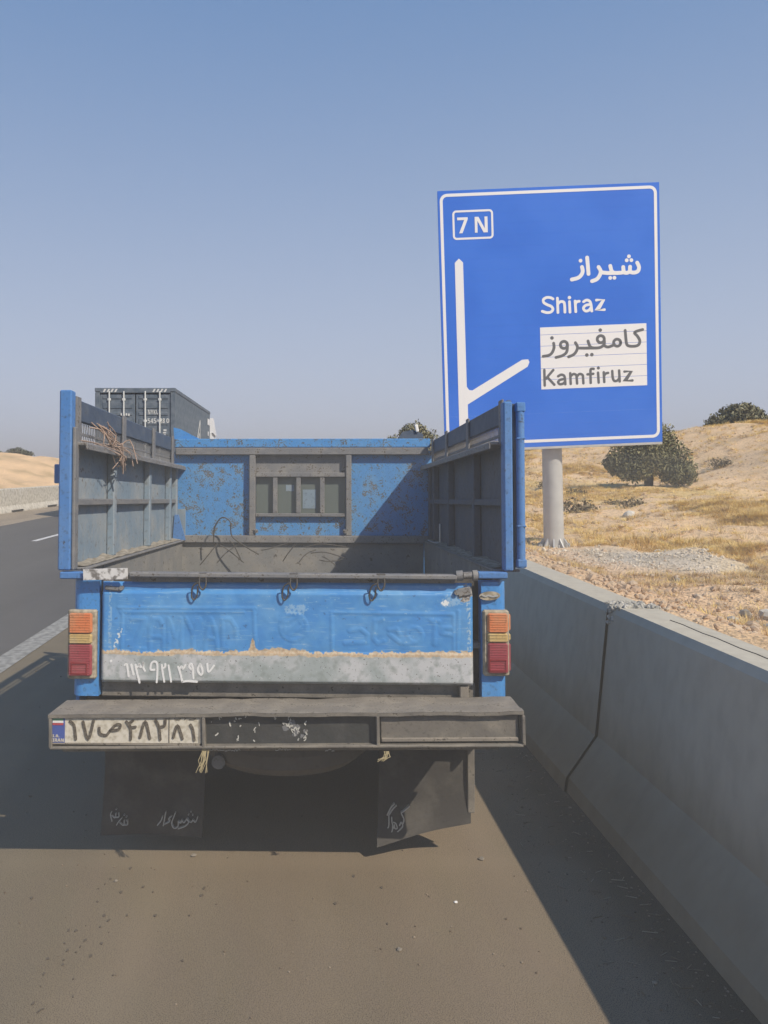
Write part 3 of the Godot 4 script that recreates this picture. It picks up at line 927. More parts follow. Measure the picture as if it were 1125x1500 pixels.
# ---------- the container lorry ahead ----------
func build_container_truck() -> void:
	var t := thing("container_semitrailer", "dark grey container on a lorry trailer driving ahead in the right lane", "truck", Transform3D(Basis(), Vector3(-4.905, 0, -23.8)))
	var W := 2.44; var H := 2.6; var B := 1.42; var Ln := 9.6
	# container body: corrugated sides
	var st := start()
	for s in [-1.0, 1.0]:
		var n := 34
		for i in n:
			var zs := [0.12 + (Ln - 0.24) * i / n, 0.12 + (Ln - 0.24) * (i + 0.3) / n, 0.12 + (Ln - 0.24) * (i + 0.5) / n, 0.12 + (Ln - 0.24) * (i + 0.8) / n, 0.12 + (Ln - 0.24) * (i + 1.0) / n]
			var xs := [1.21, 1.21, 1.178, 1.178, 1.21]
			for k in 4:
				var a := Vector3(s * xs[k], B + 0.15, -zs[k]); var b := Vector3(s * xs[k + 1], B + 0.15, -zs[k + 1])
				var u := Vector3(0, H - 0.27, 0)
				if s > 0: quad(st, a, b, b + u, a + u)
				else: quad(st, b, a, a + u, b + u)
	bx(st, Vector3(0, B + H - 0.05, -Ln / 2), Vector3(W - 0.06, 0.05, Ln - 0.1), 0.0)
	bx(st, Vector3(0, B + 0.1, -Ln / 2), Vector3(W - 0.06, 0.12, Ln - 0.1), 0.0)
	bx(st, Vector3(0, B + H / 2, -Ln + 0.06), Vector3(W - 0.1, H - 0.2, 0.06), 0.0)
	var body := part("container", st, M.container_grey, t)
	for s in [-1.0, 1.0]:
		box("top_rail", Vector3(s * (W / 2 - 0.04), B + H - 0.06, -Ln / 2), Vector3(0.08, 0.12, Ln), 0.01, M.container_grey, body)
		box("bottom_rail", Vector3(s * (W / 2 - 0.04), B + 0.08, -Ln / 2), Vector3(0.08, 0.16, Ln - 0.004), 0.01, M.container_grey, body)
		box("corner_post", Vector3(s * (W / 2 - 0.075), B + H / 2, -0.09), Vector3(0.15, H - 0.26, 0.17), 0.012, M.container_grey, body)
		box("corner_casting", Vector3(s * (W / 2 - 0.085), B + H - 0.057, -0.085), Vector3(0.176, 0.12, 0.18), 0.012, M.container_grey, body)
	box("header", Vector3(0, B + H - 0.075, -0.06), Vector3(W - 0.3, 0.15, 0.12), 0.01, M.container_grey, body)
	box("sill", Vector3(0, B + 0.08, -0.06), Vector3(W - 0.3, 0.16, 0.12), 0.01, M.container_grey, body)
	for g in [-1.0, 1.0]:
		for k in 4:
			var x: float = -0.98 + k * 0.115 if g < 0 else 0.52 + k * 0.115
			var q := start()
			prism(q, [Vector2(x, B + H - 0.125), Vector2(x + 0.055, B + H - 0.125), Vector2(x + 0.105, B + H - 0.03), Vector2(x + 0.05, B + H - 0.03)], 0.001, 0.006)
			part("stripe", q, M.container_light, body)
	# doors
	for s in [-1.0, 1.0]:
		var d := start()
		var dx: float = s * 0.545
		bx(d, Vector3(dx, B + 1.30, -0.075), Vector3(1.06, 2.26, 0.05), 0.008)
		var door := part("door", d, M.container_grey, t)
		for y in [0.38, 0.98, 1.58, 2.08]:
			var rp := start()
			for e in [[0.0, 0.20], [0.24, 0.10]]:
				bx(rp, Vector3(dx, B + y + e[0], -0.045), Vector3(0.9, e[1], 0.03), 0.012)
			part("door_panel", rp, M.container_grey, door)
		for x in [dx - 0.24, dx + 0.20]:
			var rod := start()
			tube(rod, [Vector3(x, B + 0.1, 0.01), Vector3(x, B + 2.5, 0.01)], 0.024, 8)
			for y in [0.35, 0.9, 1.6, 2.25]:
				bx(rod, Vector3(x, B + y, 0.0), Vector3(0.10, 0.07, 0.05), 0.008)
			bx(rod, Vector3(x + 0.1, B + 0.95, 0.035), Vector3(0.26, 0.035, 0.02), 0.004)
			part("lock_rod", rod, M.lock_rod, door)
		if s > 0:
			lettering("lettering", "NYKU", Vector2(0.385, B + 1.80), Vector2(0.70, B + 1.94), -0.024, M.container_light, door, 4.0)
			lettering("lettering", "545428", Vector2(0.375, B + 1.53), Vector2(0.90, B + 1.68), -0.024, M.container_light, door, 2.0)
			lettering("lettering", "0", Vector2(0.94, B + 1.54), Vector2(1.03, B + 1.68), -0.024, M.container_light, door)
			for k in 6:
				box("marking", Vector3(0.40 + 0.05 * (k % 3), B + 1.18 + 0.06 * (k / 3), -0.022), Vector3(0.035, 0.045, 0.006), 0.0, M.container_light, door)
				box("marking", Vector3(0.90 - 0.012 * k, B + 1.32 - 0.075 * k, -0.022), Vector3(0.09, 0.05, 0.006), 0.0, M.container_light, door)
		else:
			for k in 4:
				box("marking", Vector3(-0.42 + 0.075 * k, B + 1.80 - 0.012 * (k % 2), -0.022), Vector3(0.05, 0.07, 0.006), 0.0, M.container_light, door)
	# white emblem and labels on the side
	var em := start()
	var sx := Transform3D(Basis(Vector3(0, 0, -1), Vector3.UP, Vector3.RIGHT), Vector3(1.213, 0, 0))
	for pr in [[Vector2(5.0, B + 1.0), Vector2(6.1, B + 2.0)], [Vector2(6.1, B + 2.0), Vector2(6.1, B + 0.95)], [Vector2(5.0, B + 1.0), Vector2(6.1, B + 0.95)], [Vector2(5.4, B + 1.1), Vector2(5.9, B + 1.5)], [Vector2(5.5, B + 1.25), Vector2(6.0, B + 1.25)]]:
		var a: Vector2 = pr[0]; var b: Vector2 = pr[1]
		var nn := (b - a).orthogonal().normalized() * 0.035
		prism(em, [a - nn, b - nn, b + nn, a + nn], 0.0, 0.005 + 0.001 * pr[0].x, sx)
	part("emblem", em, M.container_light, t)
	em = start()
	prism(em, [Vector2(8.6, B + 2.0), Vector2(9.35, B + 2.0), Vector2(9.35, B + 2.25), Vector2(8.6, B + 2.25)], 0.0, 0.005, sx)
	prism(em, [Vector2(8.7, B + 1.55), Vector2(9.0, B + 1.55), Vector2(9.0, B + 1.72), Vector2(8.7, B + 1.72)], 0.0, 0.005, sx)
	part("side_label", em, M.sign_white, t)
	# trailer chassis, wheels, tractor
	st = start()
	for s in [-0.45, 0.45]:
		bx(st, Vector3(s, 1.22, -Ln / 2 - 0.4), Vector3(0.16, 0.36, Ln + 0.6), 0.01)
	for z in [0.3, 2.5, 5.0, 7.5]:
		bx(st, Vector3(0, 1.2, -z), Vector3(2.3, 0.16, 0.16), 0.01)
	bx(st, Vector3(0, 0.62, -0.1), Vector3(2.3, 0.14, 0.1), 0.01)
	bx(st, Vector3(-0.6, 0.85, -0.1), Vector3(0.08, 0.5, 0.08), 0.0)
	bx(st, Vector3(0.6, 0.85, -0.1), Vector3(0.08, 0.5, 0.08), 0.0)
	part("trailer_frame", st, M.underbody, t)
	for s in [-1.0, 1.0]:
		box("rear_lamp", Vector3(s * 0.95, 0.8, -0.05), Vector3(0.3, 0.12, 0.06), 0.01, M.red_lens, t)
		for z in [1.4, 2.7, 4.0, 12.2]:
			wheel(t, Vector3(s * 1.0, 0.52, -z), 0.52, 0.42, s)
	var cab := start()
	prism(cab, [Vector2(10.2, 0.7), Vector2(12.6, 0.7), Vector2(12.55, 2.2), Vector2(12.1, 3.0), Vector2(10.2, 3.15)], -1.2, 1.2, Transform3D(Basis(Vector3(0, 0, -1), Vector3.UP, Vector3.RIGHT), Vector3.ZERO))
	part("cab", cab, M.sign_white, t)
	cab = start()
	prism(cab, [Vector2(10.25, 3.155), Vector2(11.7, 3.05), Vector2(10.6, 3.75), Vector2(10.25, 3.8)], -1.3, 1.27, Transform3D(Basis(Vector3(0, 0, -1), Vector3.UP, Vector3.RIGHT), Vector3.ZERO))
	part("wind_deflector", cab, M.sign_white, t)

func wheel(parent: Node, c: Vector3, r: float, w: float, s: float) -> void:
	var x := Transform3D(Basis(Vector3(0, 1, 0), Vector3(-1, 0, 0), Vector3(0, 0, 1)), c)
	var st := start()
	lathe(st, [Vector2(r * 0.58, -w / 2), Vector2(r * 0.9, -w / 2), Vector2(r * 0.98, -w * 0.4), Vector2(r, -w * 0.25), Vector2(r, w * 0.25), Vector2(r * 0.98, w * 0.4), Vector2(r * 0.9, w / 2), Vector2(r * 0.58, w / 2)], 28, x)
	var wh := part("wheel", st, M.tyre, parent)
	st = start()
	lathe(st, [Vector2(0.0, -w * 0.3), Vector2(r * 0.3, -w * 0.3), Vector2(r * 0.59, -w * 0.42), Vector2(r * 0.59, w * 0.42), Vector2(r * 0.3, w * 0.3), Vector2(0.0, w * 0.3)], 20, x)
	part("rim", st, M.rim_grey, wh)

# ---------- the road sign ----------
func build_sign() -> void:
	var bR := Vector3(0.99916, 0.04100, 0.0)
	var bU := Vector3(-0.04093, 0.99730, 0.06105)
	var bN := bR.cross(bU)
	var centre := Vector3(3.105, 3.391, -9.6)
	var t := thing("road_sign", "large blue motorway direction sign on a leaning round grey post", "road sign", Transform3D(Basis(bR, bU, bN), centre - bU * 2.90 + bR * 0.05))
	var off := Vector3(-0.05, 2.90, 0.0)    # from the root, at the foot of the post, to the panel's centre
	var holder := func(n: Node3D) -> Node3D:
		n.position += off
		return n
	var n := 23
	var x0 := -1.342; var x1 := 1.345; var y0 := -1.588; var y1 := 1.557
	var hgt := (y1 - y0) / n
	for i in n:
		var st := start()
		bx(st, Vector3((x0 + x1) / 2, y0 + hgt * (i + 0.5), -0.012), Vector3(x1 - x0, hgt - 0.0004, 0.024), 0.0)
		holder.call(part("panel_slat", st, M.sign_blue, t))
	box("bottom_edge", Vector3((x0 + x1) / 2, y0 - 0.016, -0.014), Vector3(x1 - x0, 0.03, 0.03), 0.003, M.galvanised, t).position += off
	for y in [-1.25, -0.4, 0.45, 1.25]:
		box("rear_brace", Vector3(0.0, y, -0.055), Vector3(2.4, 0.07, 0.06), 0.004, M.galvanised, t).position += off
	# post with a flared, gusseted foot
	var st := start()
	lathe(st, [Vector2(0.125, 0.0), Vector2(0.118, 2.2), Vector2(0.112, 4.1), Vector2(0.0, 4.13)], 32, Transform3D(Basis(), Vector3(0.0, 0, -0.22)))
	var post := part("post", st, M.galvanised, t)
	for k in 10:
		var a := TAU * k / 10.0
		st = start()
		prism(st, [Vector2(0.118, 0.01), Vector2(0.205, 0.012), Vector2(0.20, 0.04), Vector2(0.118, 0.15)], -0.008, 0.008, Transform3D(Basis(Vector3.UP, a), Vector3(0, 0, -0.22)))
		part("gusset", st, M.galvanised, post)
		st = start()
		tube(st, [Vector3(cos(a + 0.31) * 0.185, 0.0, -0.22 + sin(a + 0.31) * 0.185), Vector3(cos(a + 0.31) * 0.185, 0.07, -0.22 + sin(a + 0.31) * 0.185)], 0.012, 6)
		part("anchor_bolt", st, M.galvanised, post)
	st = start()
	lathe(st, [Vector2(0.225, -0.05), Vector2(0.225, 0.012), Vector2(0.0, 0.012)], 24, Transform3D(Basis(), Vector3(0, 0, -0.22)))
	part("base_plate", st, M.galvanised, post)
	# white border
	var rr := func(l: float, b: float, r: float, tp: float, rad: float) -> Array:
		var p := []
		for c in [[r - rad, tp - rad, 0.0], [l + rad, tp - rad, PI / 2], [l + rad, b + rad, PI], [r - rad, b + rad, PI * 1.5]]:
			for k in 7:
				var a: float = c[2] + PI / 2 * k / 6.0
				p.append(Vector2(c[0] + cos(a) * rad, c[1] + sin(a) * rad))
		return p
	st = start()
	ribbon(st, rr.call(-1.30, -1.515, 1.297, 1.502, 0.07), 0.018, 0.0005, 0.0012, true, false)
	holder.call(part("border", st, M.sign_white, t))
	st = start()
	ribbon(st, rr.call(-1.158, 0.978, -0.688, 1.305, 0.035), 0.012, 0.0005, 0.0012, true, false)
	holder.call(part("route_frame", st, M.sign_white, t))
	holder.call(lettering("route_number", "7N", Vector2(-1.113, 1.043), Vector2(-0.745, 1.232), 0.0005, M.sign_white, t, 14.0))
	# arrow
	st = start()
	prism(st, [Vector2(-1.046, -1.46), Vector2(-1.046, -1.02), Vector2(-1.052, -0.84), Vector2(-1.056, 0.693), Vector2(-1.105, 0.742), Vector2(-1.156, 0.693), Vector2(-1.158, -1.46)], 0.0005, 0.0017)
	holder.call(part("arrow", st, M.sign_white, t))
	st = start()
	prism(st, [Vector2(-1.09, -1.055), Vector2(-1.048, -1.033), Vector2(-0.300, -0.600), Vector2(-0.275, -0.545), Vector2(-0.290, -0.510), Vector2(-0.366, -0.513), Vector2(-0.985, -0.862), Vector2(-1.025, -0.855), Vector2(-1.062, -0.80)], 0.0005, 0.0021)
	holder.call(part("branch_arrow", st, M.sign_white, t))
	# words
	st = strokes([[1064,605,1086,552,1072,504,1025,487,978,502,977,560],[978,502,934,488,902,500,893,560],[902,497,852,492,785,494,752,517,736,579],[785,493,705,495,639,504],[593,572,618,522,606,473,571,428,510,405],[456,691,469,494],[391,580,399,527,378,482,338,451,264,434]], 0.023, 0.0005, 0.0012)
	for i in range(0, 12, 2):
		var d := [[965,685,937,639,994,638,733,435,784,435,375,657]]
		dot(st, Vector2(d[0][i], d[0][i + 1]) * 0.001, 0.023, 0.0005, 0.0012)
	holder.call(part("persian_lettering", st, M.sign_white, t))
	st = strokes([[30,210,0,226,-47,230,-87,208,-83,171,-42,143,7,120,26,85,0,53,-51,48,-104,66],[84,217,87,43],[85,144,119,173,159,167,170,128,172,44],[230,169,234,42],[299,173,305,44],[301,133,319,163,350,169],[403,161,439,179,475,166,492,125,501,44],[488,125,429,117,399,83,422,49,463,54,493,87]], 0.0165, 0.0005, 0.0012)
	ribbon(st, mm([[560,174,649,177,567,54,655,55]][0]), 0.0165, 0.0005, 0.00125, false, false)
	dot(st, Vector2(0.2306, 0.2178), 0.0215, 0.0005, 0.0012)
	holder.call(part("latin_lettering", st, M.sign_white, t))
	# white patch: a strip of sheeting on each slat
	var py0 := -0.885; var py1 := -0.130
	var i0 := int(floor((py0 - y0) / hgt)); var i1 := int(floor((py1 - y0) / hgt))
	for i in range(i0, i1 + 1):
		var a := maxf(py0, y0 + hgt * i + 0.0022); var b := minf(py1, y0 + hgt * (i + 1) - 0.0022)
		st = start()
		bx(st, Vector3(0.515, (a + b) / 2, 0.0008), Vector3(1.302, b - a, 0.0016), 0.0)
		holder.call(part("white_strip", st, M.sign_white, t))
	st = strokes([[1119,-205,1021,-234,1054,-282,1082,-337,1072,-383,1032,-402,965,-401,929,-386,916,-343,905,-207],[848,-354,843,-372,831,-386,814,-394,795,-393,778,-384,766,-369,762,-350,766,-332,779,-318,796,-310,815,-311,832,-320,844,-335,848,-354],[760,-379,690,-400,637,-374],[648,-303,643,-321,631,-335,614,-343,594,-342,577,-333,566,-318,562,-299,566,-281,579,-267,596,-259,615,-260,632,-269,644,-284,648,-303],[647,-308,644,-365,596,-401,516,-404,473,-385,448,-317],[516,-405,409,-402,342,-399],[293,-331,318,-385,301,-438,266,-476,206,-500],[195,-354,191,-372,178,-386,161,-394,142,-393,125,-384,113,-369,109,-350,114,-332,126,-318,144,-310,163,-311,180,-320,191,-335,195,-354],[196,-360,183,-440,132,-481,51,-501],[26,-327,30,-380,6,-439,-35,-471,-105,-481]], 0.0175, 0.0015, 0.0012)
	for i in range(0, 8, 2):
		var d := [[7,-262,600,-191,430,-487,492,-485]]
		dot(st, Vector2(d[0][i], d[0][i + 1]) * 0.001, 0.022, 0.0015, 0.0012)
	holder.call(part("persian_lettering", st, M.sign_grey_ink, t))
	st = strokes([[-95,-648,-94,-838],[15,-653,-79,-756],[-57,-740,24,-833],[73,-732,110,-714,145,-727,156,-765,160,-832],[155,-768,99,-776,72,-802,92,-829,132,-824,157,-800],[222,-701,226,-832],[225,-739,262,-712,295,-727,301,-764,304,-830],[300,-747,336,-715,373,-729,379,-768,382,-830],[511,-659,487,-658,472,-678,472,-829],[434,-723,505,-719],[564,-708,570,-829],[634,-705,639,-825],[636,-755,655,-724,687,-716],[739,-695,744,-776,764,-817,801,-812,825,-782],[823,-692,829,-826]], 0.0155, 0.0015, 0.0012)
	ribbon(st, mm([[889,-708,974,-705,894,-822,985,-820]][0]), 0.0155, 0.0015, 0.00125, false, false)
	dot(st, Vector2(0.569, -0.651), 0.019, 0.0015, 0.0012)
	holder.call(part("latin_lettering", st, M.sign_grey_ink, t))

func build_veil() -> void:
	# added low haze box: a pale veil that lifts the dark areas
	var f := FogVolume.new()
	f.name = "veil_haze"
	f.shape = RenderingServer.FOG_VOLUME_SHAPE_BOX
	f.size = Vector3(9.0, 1.62, 9.4)
	f.position = Vector3(-0.8, 0.79, -1.0)
	var m := FogMaterial.new()
	m.density = 0.030
	m.albedo = lin(0.90, 0.855, 0.775)
	f.material = m
	add_child(f)
	tag(f, "thin pale haze added over the shoulder as a veil on the dark areas", "", "", "stuff")

# ---------- the blue pickup ----------
var truck_x := Transform3D()

func build_pickup() -> void:
	var F := Vector3(41.0, -42.0, -1150.0).normalized()
	var R := F.cross(Vector3.UP).normalized()
	var U := R.cross(F)
	truck_x = Transform3D(Basis(R, U, -F), Vector3(-0.0346, 0.0, -2.84))
	var t := thing("pickup_truck", "old blue pickup seen from behind, its high metal stake bed empty and scratched", "pickup truck", truck_x)
	tailgate(t)
	corner(t, -1.0, -0.698, -0.797, 0.738, 0.990)
	corner(t, 1.0, 0.704, 0.795, 0.762, 0.998)
	side_wall(t, -1.0, 0.842, 1.79)
	side_wall(t, 1.0, 0.826, 1.772)
	headboard(t)
	bed(t)
	bumper(t)
	underside(t)
	cab(t)
	loose_on_truck()

func tailgate(t: Node) -> void:
	var x0 := -0.687; var x1 := 0.672; var y0 := 0.722; var y1 := 1.092
	var nx := 320; var ny := 92
	var hgt := PackedFloat32Array()
	hgt.resize(nx * ny)
	var dent := noise(91, 3.0, 3)
	var fine := noise(92, 14.0, 3)
	for j in ny:
		for i in nx:
			var x := lerpf(x0, x1, i / float(nx - 1)); var y := lerpf(y0, y1, j / float(ny - 1))
			var z := (0.004 * dent.get_noise_2d(x, y) + 0.0010 * fine.get_noise_2d(x, y)) * smoothstep(0.82, 0.86, y)
			z += 0.010 * smoothstep(1.062, 1.050, y) * smoothstep(0.725, 0.735, y)   # the pressed middle field stands proud of the top flange
			z += 0.003 * smoothstep(0.842, 0.836, y)
			var e := minf(minf(x - x0, x1 - x), minf(y - y0, y1 - y))
			z -= 0.012 * pow(1.0 - clampf(e / 0.012, 0, 1), 2.0)
			hgt[j * nx + i] = z
	var press := func(list: Array, w: float, h: float) -> void:
		var top := PackedFloat32Array()
		top.resize(nx * ny)
		for s in list:
			var p := mm(s)
			for k in p.size() - 1:
				var a: Vector2 = p[k]; var b: Vector2 = p[k + 1]
				var i0 := clampi(int((minf(a.x, b.x) - w - x0) / (x1 - x0) * (nx - 1)), 0, nx - 1)
				var i1 := clampi(int((maxf(a.x, b.x) + w - x0) / (x1 - x0) * (nx - 1)) + 1, 0, nx - 1)
				var j0 := clampi(int((minf(a.y, b.y) - w - y0) / (y1 - y0) * (ny - 1)), 0, ny - 1)
				var j1 := clampi(int((maxf(a.y, b.y) + w - y0) / (y1 - y0) * (ny - 1)) + 1, 0, ny - 1)
				for j in range(j0, j1 + 1):
					for i in range(i0, i1 + 1):
						var q := Vector2(lerpf(x0, x1, i / float(nx - 1)), lerpf(y0, y1, j / float(ny - 1)))
						var d := q.distance_to(Geometry2D.get_closest_point_to_segment(q, a, b))
						top[j * nx + i] = maxf(top[j * nx + i], smoothstep(w, w * 0.35, d))
		for k in nx * ny:
			hgt[k] += h * top[k]
	press.call([[-574,956,-524,957,-570,847,-523,847],[-506,847,-506,925,-492,957,-469,957,-457,926,-456,848],[-506,892,-456,892],[-439,848,-437,957,-414,893,-392,957,-389,848],[-372,958,-347,904,-323,958],[-347,904,-347,849],[-305,849,-293,927,-281,958,-268,927,-256,849],[-298,888,-263,888],[-238,850,-239,958,-209,959,-189,928,-189,883,-209,850,-238,850],[225,918,265,926,291,905,288,878,208,874],[344,961,317,955,311,892,327,873,350,883],[370,922,396,927,403,913],[370,906,409,877,432,893],[488,907,483,891,469,880,452,880,438,890,433,906,438,923,452,933,469,933,483,923,488,907],[461,879,423,875],[521,958,549,956],[534,956,531,874],[590,932,564,932,557,912,590,907],[69,931,66,915,58,901,45,890,29,884,13,884,-3,890,-16,900,-24,914,-27,931,-24,947,-16,961,-3,972,13,978,29,978,45,972,58,962,66,947,69,931],[-14,946,40,969],[-13,903,46,959],[0,890,53,936],[-14,946,-13,903],[46,959,53,936]], 0.0105, 0.0015)
	press.call([[-616,982,-162,985],[-608,986,-611,840],[-125,995,-118,844],[-623,997,-119,998],[159,985,600,981],[159,985,162,848],[601,981,601,852],[619,993,614,852]], 0.0080, 0.0018)
	var st := start()
	for j in ny:
		for i in nx:
			st.set_uv(Vector2(i / float(nx - 1), 1.0 - j / float(ny - 1)))
			st.add_vertex(Vector3(lerpf(x0, x1, i / float(nx - 1)), lerpf(y0, y1, j / float(ny - 1)), hgt[j * nx + i]))
	for j in ny - 1:
		for i in nx - 1:
			var a := j * nx + i
			for k in [a, a + nx, a + 1, a + 1, a + nx, a + nx + 1]:
				st.add_index(k)
	st.generate_normals()
	# paint: blue above, a torn edge of tan primer, bare galvanised metal below
	var W := 1400; var H := 384
	var im := Image.create(W, H, false, Image.FORMAT_RGB8)
	var n1 := noise(93, 0.02, 5); var n2 := noise(94, 0.006, 4); var n3 := noise(95, 0.07, 4)
	var blue := lin(0.058, 0.25, 0.60); var pale := lin(0.14, 0.35, 0.64)
	var tan_ := lin(0.50, 0.36, 0.23); var metal := lin(0.33, 0.375, 0.385); var metal2 := lin(0.50, 0.515, 0.54); var metal3 := lin(0.23, 0.265, 0.26)
	for py in H:
		for px in W:
			var y := y1 - (y1 - y0) * py / H
			var x := x0 + (x1 - x0) * px / W
			var a := n1.get_noise_2d(px, py); var b := n2.get_noise_2d(px, py); var c := n3.get_noise_2d(px, py)
			var edge := 0.842 + 0.010 * a + 0.007 * c + 0.008 * b
			edge += 0.048 * exp(-pow((x + 0.128) / 0.011, 2.0)) + 0.012 * exp(-pow((x + 0.02) / 0.07, 2.0)) + 0.005 * smoothstep(0.2, 0.6, x)
			var low := 0.826 + 0.004 * a + 0.006 * b - 0.004 * c
			var col := blue.lerp(pale, clampf(0.25 + b * 0.9 + a * 0.35 + 0.22 * smoothstep(0.95, 1.06, y), 0, 1) * 0.75)
			if c > 0.45 and a > 0.25: col = col.lerp(lin(0.5, 0.58, 0.66), 0.5)
			if a < -0.58: col = col.lerp(lin(0.04, 0.11, 0.26), 0.6)
			# sun-bleached, rubbed places: over the emblem, along the pressed edges, fine sideways scuffs
			var rub := exp(-(pow((x - 0.03) / 0.05, 2.0) + pow((y - 0.995) / 0.02, 2.0))) + 0.7 * exp(-(pow((x - 0.60) / 0.06, 2.0) + pow((y - 1.03) / 0.03, 2.0)))
			if rub * (0.7 + 1.2 * c + 0.8 * a) > 0.38: col = col.lerp(lin(0.36, 0.50, 0.66), 0.6)
			var scuff := n3.get_noise_2d(px * 0.12, py * 1.6)
			if scuff > 0.34: col = col.lerp(lin(0.30, 0.45, 0.64), clampf((scuff - 0.34) * 3.0, 0, 0.55))
			if absf(x + 0.655 + 0.004 * a) < 0.006 and c > -0.1: col = col.lerp(lin(0.45, 0.55, 0.64), 0.5)
			if absf(x - 0.655 + 0.004 * a) < 0.006 and c > 0.05: col = col.lerp(lin(0.55, 0.6, 0.62), 0.6)
			# scratches near the left edge and the struck right-hand corner
			var sc := exp(-pow((x + 0.632 - (y - 0.86) * 0.32 + 0.006 * c) / 0.010, 2.0)) * smoothstep(0.84, 0.86, y) * smoothstep(0.95, 0.91, y)
			if sc * (0.6 + c) > 0.5: col = lin(0.62, 0.68, 0.72)
			var cr := Vector2(x - 0.648, y - 1.055).length() + 0.02 * a + 0.012 * c
			if cr < 0.026: col = lin(0.42, 0.40, 0.37).lerp(lin(0.12, 0.10, 0.09), clampf(c * 2.0 + 0.4, 0, 1))
			if Vector2((x - 0.57) * 0.8, y - 1.02).length() + 0.012 * c < 0.009: col = lin(0.75, 0.78, 0.8)
			if y < edge:
				var tt := tan_.lerp(lin(0.58, 0.50, 0.38), clampf(0.5 + c * 1.4, 0, 1)).lerp(lin(0.30, 0.24, 0.18), clampf(a - 0.1, 0, 1))
				col = tt
			if y < low:
				col = metal.lerp(metal2, clampf(0.45 + b * 1.6 + 0.5 * smoothstep(0.1, 0.6, x) - 0.35 * exp(-pow((x + 0.05) / 0.2, 2.0)), 0, 1)).lerp(metal3, clampf(a * 1.3 - 0.05, 0, 0.8))
				if c > 0.56: col = lin(0.55, 0.57, 0.59)
				if c < -0.5 and a < 0: col = lin(0.09, 0.085, 0.08)
			im.set_pixel(px, py, col)
	im.generate_mipmaps()
	var m := StandardMaterial3D.new()
	m.resource_name = "tailgate_paint"
	m.clearcoat_enabled = true
	m.clearcoat = 0.35
	m.clearcoat_roughness = 0.3
	m.albedo_texture = ImageTexture.create_from_image(im)
	m.roughness = 0.42
	var gate := part("tailgate", st, m, t)
	box("tailgate_back", Vector3((x0 + x1) / 2, (y0 + y1) / 2 - 0.002, -0.035), Vector3(x1 - x0 - 0.004, y1 - y0 - 0.008, 0.045), 0.006, M.post_blue, gate)
	st = strokes([[-598,789,-590,791,-583,749],[-574,791,-565,755],[-558,790,-552,762,-542,726],[-557,780,-546,786,-545,794,-540,782,-531,788,-530,801,-529,781,-523,769],[-487,773,-502,774,-499,796,-488,803,-478,794,-477,762,-479,728],[-461,791,-457,762,-451,730],[-459,778,-449,784,-448,794],[-436,789,-426,731],[-401,785,-392,759,-385,730],[-396,777,-388,786,-383,777,-374,791],[-351,775,-360,784,-355,796,-348,786,-344,743],[-320,795,-329,777,-325,764,-315,756,-311,771,-319,793],[-294,796,-289,767,-269,790],[-385,730,-366,733,-331,731]], 0.0034, 0.0125, 0.0022)
	dot(st, Vector2(-0.6486, 0.8027), 0.0048, 0.0125, 0.0022)
	part("painted_number", st, M.white_paint, gate)
	# wire hooks on the top edge
	for hx in [-0.309, 0.022, 0.338]:
		st = start()
		bx(st, Vector3(hx, 1.118, 0.030), Vector3(0.034, 0.022, 0.012), 0.003)
		tube(st, curve3([Vector3(hx - 0.011, 1.115, 0.034), Vector3(hx - 0.012, 1.085, 0.036), Vector3(hx, 1.068, 0.036), Vector3(hx + 0.012, 1.085, 0.036), Vector3(hx + 0.011, 1.115, 0.034)]), 0.0035, 6)
		tube(st, curve3([Vector3(hx - 0.012, 1.095, 0.040), Vector3(hx - 0.034, 1.082, 0.036), Vector3(hx - 0.042, 1.045, 0.026), Vector3(hx - 0.033, 1.030, 0.024), Vector3(hx - 0.022, 1.045, 0.026), Vector3(hx - 0.018, 1.08, 0.034)]), 0.003, 6)
		part("wire_hook", st, M.wire_grey, gate)
	# latch plates and bolts at the corners
	st = start()
	bx(st, Vector3(0.640, 1.062, 0.012), Vector3(0.05, 0.032, 0.012), 0.004, Basis(Vector3.BACK, 0.2))
	tube(st, [Vector3(0.612, 1.060, 0.0), Vector3(0.612, 1.060, 0.022)], 0.009, 10)
	part("latch", st, M.grey_steel, gate)
	st = start()
	bx(st, Vector3(-0.645, 1.068, 0.010), Vector3(0.06, 0.016, 0.012), 0.004, Basis(Vector3.BACK, -0.1))
	tube(st, [Vector3(-0.612, 1.070, 0.0), Vector3(-0.612, 1.070, 0.02)], 0.008, 10)
	part("latch", st, M.grey_steel, gate)
	# the rail across the top
	st = start()
	bx(st, Vector3(0.015, 1.1185, 0.012), Vector3(1.19, 0.018, 0.05), 0.004, Basis(Vector3.BACK, -0.004))
	bx(st, Vector3(0.015, 1.101, -0.012), Vector3(1.19, 0.022, 0.008), 0.002)
	part("top_rail", st, M.grey_steel, t)
	box("rail_end", Vector3(-0.795, 1.116, 0.0), Vector3(0.09, 0.026, 0.05), 0.004, M.post_blue, t)
	box("rail_end", Vector3(0.741, 1.123, 0.0), Vector3(0.106, 0.024, 0.05), 0.004, M.post_blue, t)
	st = start()
	tube(st, [Vector3(0.612, 1.12, 0.015), Vector3(0.635, 1.122, 0.018)], 0.019, 10)
	tube(st, [Vector3(0.637, 1.121, 0.014), Vector3(0.668, 1.123, 0.014)], 0.013, 10)
	tube(st, [Vector3(0.670, 1.121, 0.012), Vector3(0.688, 1.122, 0.012)], 0.020, 10)
	part("hinge_knuckle", st, M.grey_steel, t)
	st = start()
	bx(st, Vector3(-0.665, 1.123, 0.040), Vector3(0.164, 0.041, 0.004), 0.001, Basis(Vector3.BACK, 0.03))
	part("tin_label", st, M.label_tin, t)
	st = start()
	bx(st, Vector3(-0.685, 1.075, -0.02), Vector3(0.008, 0.07, 0.01), 0.002)
